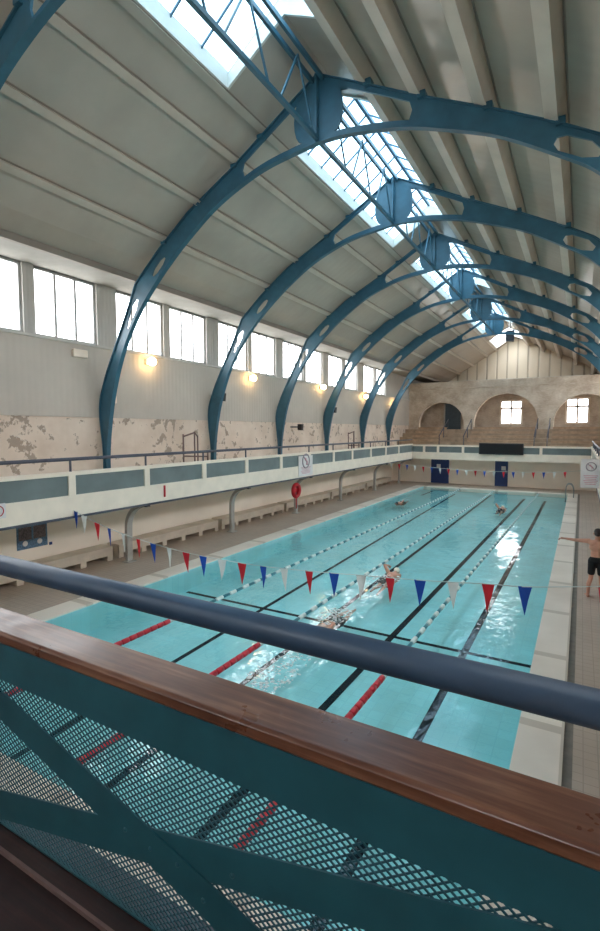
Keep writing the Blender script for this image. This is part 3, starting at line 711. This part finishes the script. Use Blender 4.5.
for y, z, wh in ((16.15, 5.57, 'third arch foot'), (22.7, 4.36, 'fourth arch, low on the wall'), (26.8, 5.41, 'fifth arch foot')):
    t = thing('wall_speaker', (-13.0, y, z), 'small black loudspeaker by the ' + wh, 'speaker', 'black wall speakers')
    m = MB(); m.hull([(-13.1, y - .12, z - .15), (-12.9, y - .12, z - .18), (-12.9, y + .12, z - .18), (-13.1, y + .12, z - .15)], [(-13.1, y - .12, z + .15), (-12.86, y - .12, z + .15), (-12.86, y + .12, z + .15), (-13.1, y + .12, z + .15)], 'black'); m.build('cabinet', t)
    m = MB(); m.box(XL, -13.1, y - .03, y + .03, z - .03, z + .03, 'dark_tube'); m.build('bracket', t)
for y, z, wy, wh in ((9.9, 6.55, .5, 'white emergency light box under the window left of the second arch'), (11.0, 5.2, .4, 'small white box low on the cladding right of the second arch')):
    m = MB(); m.box(XL + .05, XL + .17, y - wy / 2, y + wy / 2, z - .12, z + .12, 'white_paint'); tag(m.build('wall_box', bevel=.02), wh, 'wall box')

# --- far end: doors, scoreboard, far bunting, terrace
for k, (x0, x1, lab) in enumerate(((-10.35, -8.95, 'wide blue double door left under the far balcony'), (-5.55, -4.65, 'single blue door in the middle under the far balcony'))):
    m = MB(); m.box(x0, x1, 39.14, 39.2, 0, 1.98, 'door_blue'); d = struct(m.build('door_%d' % (k + 2)), lab, 'door')
    m = MB(); m.box(x0 + .45, x0 + .75, 39.12, 39.14, 1.2, 1.5, 'paper'); m.build('white_notice', d)
    m = MB(); m.tube([(x1 - .12, 39.1, .95), (x1 - .12, 39.1, 1.25)], .02, 'chrome', 6); m.box(x1 - .14, x1 - .1, 39.1, 39.14, 1.08, 1.12, 'chrome'); m.build('handle', d)
t = thing('scoreboard', (-4.9, FY - .1, 2.46), 'long black scoreboard on the far balcony parapet', 'scoreboard')
m = MB(); m.box(-6.4, -3.45, FY - .2, FY - .09, 2.46, 3.26, 'black'); m.build('casing', t)
m = MB(); m.box(-6.32, -3.53, FY - .21, FY - .2, 2.54, 3.18, 'shorts'); m.build('display_panel', t)
# terrace steps behind the far balcony, with timber rows
m = MB(); NS = 5; y0t, z0t = 39.5, 2.9
for k in range(NS):
    ya = y0t + k * .76; m.box(XL, XR, ya, YG + .1, BF if k == 0 else z0t + (k - 1) * .34, z0t + k * .34, 'terrace')
struct(m.build('seating_terrace'), 'stepped spectator terrace below the far arches', 'terrace')
for k in range(NS):
    for (xa, xb, nm) in ((-12.5, -10.0, 'left'), (-7.85, -3.1, 'middle'), (-1.95, 2.5, 'right')):
        y = y0t + k * .76 + .08; z = z0t + k * .34
        t = thing('terrace_bench', ((xa + xb) / 2, y, z), 'timber bench row in the %s block of the far terrace, %s' % (nm, ['front row', 'second row up', 'middle row', 'fourth row up', 'top row'][k]), 'bench', 'timber terrace benches')
        m = MB(); m.box(xa, xb, y, y + .36, z + .13, z + .18, 'timber_tier'); m.build('seat', t)
        m = MB(); m.box(xa + .02, xb - .02, y + .04, y + .07, z, z + .13, 'timber_tier'); m.build('riser_board', t)
for x, lab in ((-9.9, 'dark stair handrail at the left flight of the far terrace'), (-8.0, 'dark stair handrail left of the middle terrace block'), (-3.0, 'dark stair handrail right of the middle terrace block'), (-2.15, 'dark stair handrail left of the right terrace block')):
    t = thing('stair_handrail', (x, 39.6, 2.9), lab, 'handrail', 'terrace stair handrails')
    m = MB(); m.tube([(x, 39.62, 3.7), (x, 42.7, 5.1)], .04, 'dark_tube', 6); m.build('rail', t)
    for q in range(3):
        yy = 39.7 + q * 1.45; kk = min(4, int((yy - y0t) / .76)); m = MB(); m.tube([(x, yy, z0t + kk * .34), (x, yy, 3.72 + (yy - 39.62) * .455)], .035, 'dark_tube', 6); m.build('post', t)

# --- bunting
def bunting(Y, P, n0, xs, order, label, size):
    """P: sagging line through (x, z); one pennant per xs"""
    t = thing('bunting_line', (-5.5, Y, BF), label, 'bunting', 'bunting lines over the pool')
    C = spline2d(P, 8); m = MB(); m.tube([(x, Y, z) for x, z in C], .008 if Y < 20 else .012, 'cord', 6); m.build('cord', t)
    for k, x in enumerate(xs):
        x = max(x, -11.28); z = at(C, x); col = ['flag_blue', 'flag_white', 'flag_red'][(k + order) % 3]; w = size * .42; a = random.uniform(-.35, .35)
        sw = random.uniform(-.06, .06)
        m = MB(); ca, sa = math.cos(a), math.sin(a)
        up = [(-w / 2, 0, 0), (0, .012, 0), (w / 2, 0, 0), (w * .27, .02, -size * .45), (sw * .5, .03, -size), (-w * .27, .015, -size * .45)]
        A = [(x + px * ca - py * sa, Y + px * sa + py * ca - .004, z + pz_) for px, py, pz_ in up]; B = [(p[0], p[1] + .006, p[2]) for p in A]
        m.hull(A, B, col); m.build('pennant', t)
    return t
U = [-6.425, -6.158, -5.877, -5.629, -5.349, -5.06, -4.784, -4.502, -4.214, -3.94, -3.647, -3.354, -3.061, -2.783, -2.47, -2.174, -1.873, -1.569, -1.274, -.97, -.668, -.371]
bunting(8.0, [(-11.35, 2.12), (-10.45, 1.88), (-9.5, 1.70), (-8.5, 1.58), (-7.5, 1.50), (-6.5, 1.47), (-5.5, 1.475), (-4.4, 1.53), (-3.3, 1.61), (-2.2, 1.69), (-1.2, 1.79), (-.6, 1.84), (.45, 2.02)], 0, [u * 8 / 4.5 for u in U], 0, 'string of red, white and blue pennants across the near water', .46)
bunting(31.5, [(-11.35, 2.02), (-9.2, 1.86), (-6.6, 1.72), (-4.3, 1.70), (-2, 1.75), (-.6, 1.85), (.45, 2.0)], 0, [-11.0 + .54 * k for k in range(20)], 1, 'string of small pennants across the far end of the pool', .4)

# --- lane ropes
def lane_rope(xa, xb, label):
    t = thing('lane_rope', (xa, PYN, -.05), label, 'lane rope', 'lane ropes on the water')
    X = lambda y: xa + (xb - xa) * (y - PYN) / (PYF - PYN)
    m = MB(); m.tube([(xa, PYN, -.03), (xb, PYF, -.03)], .012, 'cord', 6); m.build('cable', t)
    def floats(mat, rad, L, ys):
        m = MB(); m.tube([(0, -L / 2, 0), (0, -L / 2 + .01, 0), (0, L / 2 - .01, 0), (0, L / 2, 0)], [rad * .6, rad, rad, rad * .6], mat, 10)
        f0 = m.build('float', t, origin=(0, 0, 0))
        for k, y in enumerate(ys):
            f = f0 if k == 0 else f0.copy()
            if k: COL.objects.link(f); f.parent = t
            f.location = (X(y) - xa, y - PYN, .02)
    floats('float_red', .052, .165, [PYN + .25 + .185 * k for k in range(23)])
    n = int((PYF - .3 - 7.85) / .54)
    floats('float_white', .048, .24, [7.85 + .54 * k for k in range(n)])
    floats('float_teal', .036, .24, [8.12 + .54 * k for k in range(n)])
lane_rope(-7.85, -7.4, 'lane rope nearest the left pool edge, red then white and teal floats')
lane_rope(-5.42, -5.15, 'middle lane rope, red then white and teal floats')
lane_rope(-2.88, -2.35, 'lane rope nearest the right pool edge, red then white and teal floats')

# --- pool ladder at the far right corner
t = thing('pool_handrail', (PXR + .1, 34.9, 0), 'grey curved steel ladder rails at the far right pool corner', 'pool ladder')
for y in (34.6, 35.2):
    m = MB(); m.tube([(p, y, q) for p, q in spline2d([(-.3, .01), (-.3, .5), (-.42, .8), (-.62, .82), (-.72, .6), (-.73, .1), (-.73, -.3)], 5)], .03, 'chrome', 8); m.build('rail', t)
for z in (-.1, -.25):
    m = MB(); m.box(-.78, -.68, 34.6, 35.2, z - .02, z + .02, 'chrome'); m.build('step', t)

# --- people
def voxel_body(name, parts, voxel, mat, parent, smooth=3):
    """parts: ('c', p, r, q, s) tapered limb, or ('e', centre, (rx, ry, rz)) -> one continuous surface"""
    bm = bmesh.new()
    for p in parts:
        if p[0] == 'e':
            bmesh.ops.create_icosphere(bm, subdivisions=3, radius=1, matrix=Matrix.Translation(p[1]) @ Matrix.Diagonal((*p[2], 1)))
        else:
            a, ra, bb, rb = Vector(p[1]), p[2], Vector(p[3]), p[4]; n = max(2, int((bb - a).length / (min(ra, rb) * .5)))
            for i in range(n + 1):
                k = i / n; bmesh.ops.create_icosphere(bm, subdivisions=2, radius=ra + (rb - ra) * k, matrix=Matrix.Translation(a.lerp(bb, k)))
    me = bpy.data.meshes.new(name); bm.to_mesh(me); bm.free()
    tmp = bpy.data.objects.new(name, me); COL.objects.link(tmp)
    r = tmp.modifiers.new('r', 'REMESH'); r.mode = 'VOXEL'; r.voxel_size = voxel
    s = tmp.modifiers.new('s', 'SMOOTH'); s.iterations = smooth; s.factor = .5
    bpy.context.view_layer.update()
    out = bpy.data.meshes.new_from_object(tmp.evaluated_get(bpy.context.evaluated_depsgraph_get()))
    bpy.data.objects.remove(tmp); out.name = name; out.materials.clear(); out.materials.append(M[mat])
    for p in out.polygons: p.use_smooth = True; p.material_index = 0
    ob = bpy.data.objects.new(name, out); COL.objects.link(ob); ob.parent = parent; return ob

def hand(w, fwd, side, curl):
    """palm, four fingers of unequal length and a thumb off the side; w wrist, fwd pointing along the hand, side across it towards the thumb"""
    w, fwd, side = Vector(w), Vector(fwd).normalized(), Vector(side).normalized(); curl = Vector(curl)
    out = [('c', tuple(w), .026, tuple(w + fwd * .075), .03)]
    for k, L in enumerate((.075, .085, .078, .06)):
        b0 = w + fwd * .08 + side * (.032 - k * .021); mid = b0 + fwd * L * .55 + curl * .012; tip = mid + fwd * L * .4 + curl * .035
        out += [('c', tuple(w + fwd * .04 + side * (.022 - k * .015)), .012, tuple(b0), .0105), ('c', tuple(b0), .0105, tuple(mid), .0095), ('c', tuple(mid), .0095, tuple(tip), .008)]
    th = w + fwd * .03 + side * .03; out += [('c', tuple(th), .014, tuple(th + side * .035 + fwd * .025), .011), ('c', tuple(th + side * .035 + fwd * .025), .011, tuple(th + side * .045 + fwd * .06), .009)]
    return out
def head_parts(c, face):
    """head of about 0.24 m around c, looking along face (unit, horizontal)"""
    c = Vector(c); f_ = Vector(face); s_ = Vector((f_.y, -f_.x, 0)); P = []
    P += [('e', tuple(c + Vector((0, 0, .02)) - f_ * .01), (.078, .092, .105)), ('e', tuple(c + f_ * .03 - Vector((0, 0, .055))), (.055, .06, .06))]
    P += [('c', tuple(c + f_ * .085 + Vector((0, 0, .01))), .010, tuple(c + f_ * .108 - Vector((0, 0, .022))), .014)]
    for sg in (-1, 1):
        P += [('e', tuple(c + s_ * (sg * .082) - Vector((0, 0, .012))), (.016, .022, .032)), ('c', tuple(c + f_ * .075 + s_ * (sg * .015) + Vector((0, 0, .02))), .014, tuple(c + f_ * .068 + s_ * (sg * .05) + Vector((0, 0, .02))), .012)]
    return P
def face_features(c, face, par):
    c = Vector(c); f_ = Vector(face); s_ = Vector((f_.y, -f_.x, 0))
    for sg in (-1, 1):
        m = MB(); m.ball(c + f_ * .082 + s_ * (sg * .032), .011, 'paper', sub=2); e = m.build('eye', par)
        m = MB(); m.ball(c + f_ * .091 + s_ * (sg * .032), .005, 'black', sub=2); m.build('pupil', e)
    m = MB(); m.tube([tuple(c + f_ * .082 + s_ * q - Vector((0, 0, .055))) for q in (-.024, 0, .024)], .006, 'pink_ink', 6); m.build('mouth', par)

PX, PY = .44, 14.1
man = thing('person', (PX, PY, 0), 'shirtless man in black shorts on the right deck with arm held out over the pool', 'person')
H = []
H += [('e', (0, 0, .98), (.155, .105, .13)), ('e', (0, .0, 1.12), (.14, .095, .15)), ('e', (0, .005, 1.29), (.175, .115, .16)), ('e', (0, -.01, 1.40), (.17, .085, .085))]
H += [('c', (-.1, -.03, 1.37), .07, (-.185, 0, 1.43), .062), ('c', (.1, -.03, 1.37), .07, (.185, 0, 1.43), .062)]
H += [('c', (0, -.01, 1.42), .066, (0, .015, 1.55), .056)]
H += head_parts((0, .035, 1.635), (0, 1, 0))
H += [('c', (-.19, 0, 1.43), .06, (-.46, .02, 1.415), .044), ('c', (-.46, .02, 1.415), .043, (-.71, .05, 1.425), .028)] + hand((-.71, .05, 1.425), (-1, .08, .0), (0, 1, .1), (0, 0, -1))
H += [('c', (.19, 0, 1.42), .06, (.27, -.03, 1.14), .044), ('c', (.27, -.03, 1.14), .043, (.27, .06, .90), .028)] + hand((.27, .06, .90), (0, .12, -1), (-.3, 1, 0), (-1, 0, 0))
for sg, fx in ((-1, -.16), (1, .13)):
    H += [('c', (sg * .085, 0, .93), .092, (sg * .11, .015, .5), .055), ('c', (sg * .11, .015, .5), .056, (fx * .95, -.015, .34), .055), ('c', (fx * .95, -.015, .34), .055, (fx, -.02, .09), .036)]
    H += [('c', (fx, -.035, .045), .042, (fx, .05, .05), .042), ('c', (fx, .05, .045), .042, (fx + sg * .02, .16, .03), .028)]
    H += [('c', (fx + sg * .02 + q * .016, .16, .02), .014, (fx + sg * .025 + q * .02, .205 - abs(q - .2) * .012, .016), .012) for q in (-2, -1, 0, 1, 2)]
body = voxel_body('body', H, .0075, 'skin', man); body.location = (0, 0, 0)
S = [('e', (0, 0, 1.0), (.165, .118, .075)), ('e', (0, 0, .94), (.172, .125, .10))]
for sg in (-1, 1): S += [('c', (sg * .087, 0, .93), .108, (sg * .106, .012, .64), .088)]
sh = voxel_body('shorts', S, .012, 'shorts', man, 2); sh.location = (0, 0, 0)
hr = voxel_body('hair', [('e', (0, .018, 1.672), (.084, .096, .092)), ('e', (0, -.02, 1.63), (.078, .075, .07))], .012, 'hair', man, 2); hr.location = (0, 0, 0)
face_features(Vector((PX, PY, 0)) + Vector((0, .035, 1.635)), (0, 1, 0), man)

# swimmers: front crawl, one arm reaching over; water level at z = -0.05
SW = [((-4.7, 13.75), 'swimmer in a white cap in the middle lanes, second nearest', 0.0, 'cap_white'), ((-9.12, 27.5), 'swimmer in a dark cap far down the left lane', PI, 'cap_dark'),
      ((-3.63, 28.5), 'swimmer in a white cap far down the right-hand lanes', 0.0, 'cap_white'), ((-4.75, 9.3), 'swimmer making a splash at the black cross line', PI, 'cap_white')]
def swimmer():
    t = thing('person', (0, 0, -.05), 'swimmer', 'person', 'people swimming in the pool')
    P = [('e', (0, -.05, -.03), (.17, .24, .1)), ('e', (0, -.3, -.05), (.14, .22, .095)), ('e', (0, -.5, -.07), (.155, .16, .105))]
    P += [('c', (0, .12, -.02), .07, (0, .24, -.005), .058)]
    P += [('e', (0, .33, .02), (.078, .105, .092)), ('e', (0, .37, -.045), (.055, .06, .06)), ('c', (0, .39, -.075), .012, (0, .375, -.095), .014), ('e', (-.08, .32, -.01), (.016, .03, .024)), ('e', (.08, .32, -.01), (.016, .03, .024))]
    P += [('c', (-.17, .08, .0), .065, (-.31, .13, .2), .046), ('c', (-.31, .13, .2), .045, (-.30, .42, .13), .028)] + hand((-.30, .42, .13), (0.05, 1, -.55), (1, 0, 0), (0, 0, -1))
    P += [('c', (.17, .06, -.03), .065, (.21, -.22, -.08), .046), ('c', (.21, -.22, -.08), .045, (.19, -.46, -.1), .028)] + hand((.19, -.46, -.1), (0, -1, -.1), (-1, 0, 0), (0, 0, -1))
    for sg in (-1, 1):
        P += [('c', (sg * .085, -.55, -.08), .088, (sg * .1, -.96, -.09 + sg * .02), .056), ('c', (sg * .1, -.96, -.09 + sg * .02), .055, (sg * .09, -1.36, -.09 - sg * .03), .036), ('c', (sg * .09, -1.36, -.1 - sg * .03), .036, (sg * .09, -1.56, -.11 - sg * .03), .024)]
    bo = voxel_body('body', P, .009, 'skin', t); bo.location = (0, 0, 0)
    tr = voxel_body('trunks', [('e', (0, -.48, -.068), (.18, .17, .128)), ('c', (-.085, -.53, -.08), .108, (-.096, -.78, -.088), .092), ('c', (.085, -.53, -.08), .108, (.096, -.78, -.082), .092)], .012, 'shorts', t, 2); tr.location = (0, 0, 0)
    cp = voxel_body('swim_cap', [('e', (0, .325, .045), (.085, .108, .082))], .01, 'cap_white', t, 2); cp.location = (0, 0, 0)
    return t
sw0 = swimmer()
for k, ((x, y), lab, rz, cap) in enumerate(SW):
    o = sw0 if k == 0 else dup(sw0, (x, y, -.05), lab, rz)
    o.location = (x, y, -.12 if k == 3 else -.07); o.rotation_euler = (0, 0, rz); o['label'] = lab
    if cap == 'cap_dark':
        for ch in o.children:
            if ch.name.startswith('swim_cap'): ch.data = ch.data.copy(); ch.data.materials[0] = M['cap_dark']
# splashes
def splash(x, y, rx, ry, n, hmax, label):
    m = MB()
    for q in range(n):
        a = random.uniform(0, 2 * PI); r = math.sqrt(random.random()); s = random.uniform(.006, .019)
        px, py = x + rx * r * math.cos(a), y + ry * r * math.sin(a)
        m.ball((px, py, -.05 + (1 - r) * random.random() * hmax), s, 'foam', (random.uniform(.8, 3.4), random.uniform(.8, 3.4), random.uniform(.12, .4)), 1)
    tag(m.build('splash', origin=(x, y, -.05)), label, 'splash', None, 'stuff')
splash(-4.7, 13.0, .4, .7, 110, .12, 'white splash behind the white-capped swimmer')
splash(-4.75, 9.9, .35, .55, 170, .2, 'tall white splash at the black cross line')
splash(-4.5, 7.0, .4, 1.2, 260, .03, 'broad foamy patch on the near water below the rail')
splash(-9.1, 28.3, .5, .8, 50, .2, 'small splash around the swimmer in the far left lane')
splash(-3.6, 27.8, .4, .8, 50, .15, 'small splash behind the swimmer in the far right lanes')

# --- red bucket at the man's feet
t = thing('bucket', (PX + .2, PY - .3, 0), 'red plastic bucket on the deck beside the standing man', 'bucket')
m = MB(); n = 20; r0, r1 = .11, .15
m.tube([(PX + .2, PY - .3, z) for z in (0, .1, .2, .34)], [r0, .12, .135, r1], 'red', 20); m.build('tub', t)
m = MB(); m.tube([(PX + .2 + .153 * math.cos(a), PY - .3 + .153 * math.sin(a), .34) for a in [2 * PI * q / 24 for q in range(25)]], .01, 'red', 6, False); m.build('rim', t)
m = MB(); m.tube([(PX + .2 + .15 * math.cos(a), PY - .3, .33 + .15 * math.sin(a)) for a in [PI * q / 12 for q in range(13)]], .006, 'chrome', 6); m.build('handle', t)

# --- near balcony: rail, panel, floor
X0, X1, YP = -3.45, .72, 1.46
rail = thing('pipe_handrail', (-2, 1.49, 3.15), 'thick dark blue pipe handrail above the wooden rail, nearest the viewer', 'handrail')
m = MB(); m.tube([(-6.5, 1.49, 3.455), (2.4, 1.49, 3.455)], .052, 'pipe', 24); m.build('pipe', rail)
for x in (-4.6, 1.4):
    m = MB(); m.tube([(x, 1.49, 3.14), (x, 1.49, 3.42)], .03, 'pipe', 12); m.build('support', rail)
m = MB(); prof = [(1.40, 3.075), (1.415, 3.06), (1.60, 3.06), (1.625, 3.08), (1.625, 3.115), (1.612, 3.128), (1.415, 3.128), (1.40, 3.115)]
m.prism_x(prof, -6.5, 2.4, 'wood')
tag(m.build('balcony_top_rail', bevel=.004), 'broad varnished wooden rail capping the near balcony screen', 'rail')
def screen(x0, x1, label):
    t = thing('balcony_screen', ((x0 + x1) / 2, YP, 1.9), label, 'screen', 'teal mesh screens of the near balcony')
    m = MB(); m.box(x0, x1, YP - .012, YP + .012, 2.825, 3.06, 'teal'); m.build('top_plate', t)
    m = MB(); m.box(x0, x1, YP - .012, YP + .012, 1.86, 1.96, 'teal'); m.build('bottom_plate', t)
    for x in (x0, x1):
        m = MB(); m.box(x - .04, x + .04, YP - .025, YP + .025, 1.86, 3.06, 'teal'); m.build('upright', t)
    # crossed flat straps
    za, zb = 1.93, 2.83; xm0, xm1 = x0 + .05, x1 - .05
    for k, (p, q, yo) in enumerate((((-3.22, 2.83), (-.05, 1.94), -.026), ((-3.38, 1.94), (.30, 2.81), -.016))):
        k_ = (x1 - x0) / 3.75; P = Vector((x0 + (p[0] - X0) * k_, YP + yo, p[1])); Q = Vector((x0 + (q[0] - X0) * k_, YP + yo, q[1]))
        m = MB(); m.bar(P, Q, .008, .165, 'teal'); st = m.build('diagonal_strap', t)
    bx = x0 + (-1.577 - X0) * (x1 - x0) / 3.75
    for dx, dz in ((0, 0), (.16, .0), (.45, .09), (-.16, .02), (.3, -.09)):
        m = MB(); m.ball((bx + dx, YP - .031, 2.366 + dz), .011, 'teal', (1, .6, 1), 2); m.build('bolt', t)
    # expanded metal
    m = MB(); W, Hh = x1 - x0, .92; z0, z1 = 1.94, 2.84; sx, sz = .0415, .030; tan = sz / sx
    k = -int(Hh / sz) - 2
    xs = x0
    while True:
        xa = x0 + k * sx * 1.0
        if xa > x1 + .01: break
        # rising strand from (xa, z0) with slope tan
        for sg in (1, -1):
            zs, ze = (z0, z1) if sg > 0 else (z1, z0)
            ax, az, bx_, bz = xa, zs, xa + Hh / tan, ze + (0)
            dzt = (bz - az)
            bx_ = xa + abs(dzt) / tan
            if ax < x0: az += dzt * (x0 - ax) / (bx_ - ax); ax = x0
            if bx_ > x1: bz = az + (bz - az) * (x1 - ax) / (bx_ - ax) if bx_ != ax else bz; bx_ = x1
            if bx_ - ax > .01: m.bar((ax, YP + .004 * sg, az), (bx_, YP + .004 * sg, bz), .004, .0068, 'teal', up=(0, 0, 1))
        k += 1
    m.build('expanded_mesh', t)
screen(X0, .30, 'teal mesh screen with crossed straps in front of the viewer')
screen(.38, 2.25, 'teal mesh screen just outside the right edge of the photo')
m = MB(); m.box(-6.5, 2.4, YN, 1.30, 1.78, 1.93, 'dark_wood'); struct(m.build('floor_near'), 'dark red-brown boards of the near balcony floor', 'floor')
m = MB(); m.box(-6.5, 2.4, 1.36, 1.45, 1.78, 1.95, 'dark_wood'); struct(m.build('trim_3'), 'dark red kerb board at the foot of the near screen', 'trim')
m = MB(); m.box(-6.5, 2.4, 1.345, 1.36, 1.78, 1.955, 'brown_tube'); struct(m.build('trim_4'), 'thin pale nosing strip along the near kerb board', 'trim')
m = MB(); m.box(-6.5, 2.4, 1.30, 1.345, 1.78, 1.93, 'dark_wood'); struct(m.build('trim_5'), 'dark filler board beside the nosing strip', 'trim')
m = MB(); m.box(-6.5, 2.4, 1.47, 1.66, 1.78, 1.86, 'dark_tube'); struct(m.build('trim_6'), 'dark ledge outside the near balcony screen', 'trim')

# ------------------------------------------------------------------ light
wd = bpy.data.worlds.new('overcast_sky'); SC.world = wd; wd.use_nodes = True
nt = wd.node_tree; nt.nodes.clear()
o = nt.nodes.new('ShaderNodeOutputWorld'); bg = nt.nodes.new('ShaderNodeBackground'); tc = nt.nodes.new('ShaderNodeTexCoord'); sp = nt.nodes.new('ShaderNodeSeparateXYZ'); rp = nt.nodes.new('ShaderNodeValToRGB')
nt.links.new(tc.outputs['Generated'], sp.inputs[0]); nt.links.new(sp.outputs['Z'], rp.inputs['Fac'])
e = rp.color_ramp.elements; e[0].position = 0.0; e[0].color = (.62, .60, .57, 1); e[1].position = 0.04; e[1].color = (1, 1, 1, 1)
x = e.new(1.0); x.color = (.86, .94, 1.0, 1)
nt.links.new(rp.outputs['Color'], bg.inputs['Color']); bg.inputs['Strength'].default_value = 1.0; nt.links.new(bg.outputs[0], o.inputs['Surface'])

def portal(loc, rot, sx, sy):
    l = bpy.data.lights.new('sky_portal', 'AREA'); l.shape = 'RECTANGLE'; l.size = sx; l.size_y = sy; l.cycles.is_portal = True
    ob = bpy.data.objects.new('sky_portal', l); COL.objects.link(ob); ob.location = loc; ob.rotation_euler = rot
    return ob
portal((XL - .4, 18.8, 7.85), (0, -PI / 2, 0), 2.0, 37.6); portal((XR + .4, 24.5, 7.85), (0, PI / 2, 0), 2.2, 49.0)
for x0, x1 in NW: portal(((x0 + x1) / 2, YN - .5, 6.85), (-PI / 2, 0, 0), 2.2, 2.6)
portal((-5.6, YB + .5, 5.7), (PI / 2, 0, 0), 14.0, 2.4)
for s0, s1 in SKY: portal((RX - .15, (s0 + s1) / 2, 13.6), (0, 0, 0), 2.9, s1 - s0)

SC.view_settings.view_transform = 'Standard'; SC.view_settings.look = 'None'; SC.view_settings.gamma = 1.0; SC.view_settings.use_curve_mapping = False
SC.view_settings.exposure = 3.75
try:
    SC.cycles.max_bounces = 14; SC.cycles.diffuse_bounces = 10; SC.cycles.glossy_bounces = 4; SC.cycles.transparent_max_bounces = 24
    SC.cycles.use_denoising = True; SC.cycles.sample_clamp_indirect = 8
except Exception: pass

# ------------------------------------------------------------------ camera
F = 490.0
cam = bpy.data.cameras.new('camera'); cam.sensor_fit = 'HORIZONTAL'; cam.sensor_width = 36; cam.lens = 36 * F / 600; cam.clip_start = .05
co = bpy.data.objects.new('camera', cam); COL.objects.link(co); co.location = (0, 0, 4.2)
co.rotation_euler = (PI / 2 - math.atan(35.5 / F), 0, math.atan(281 / F))
SC.camera = co
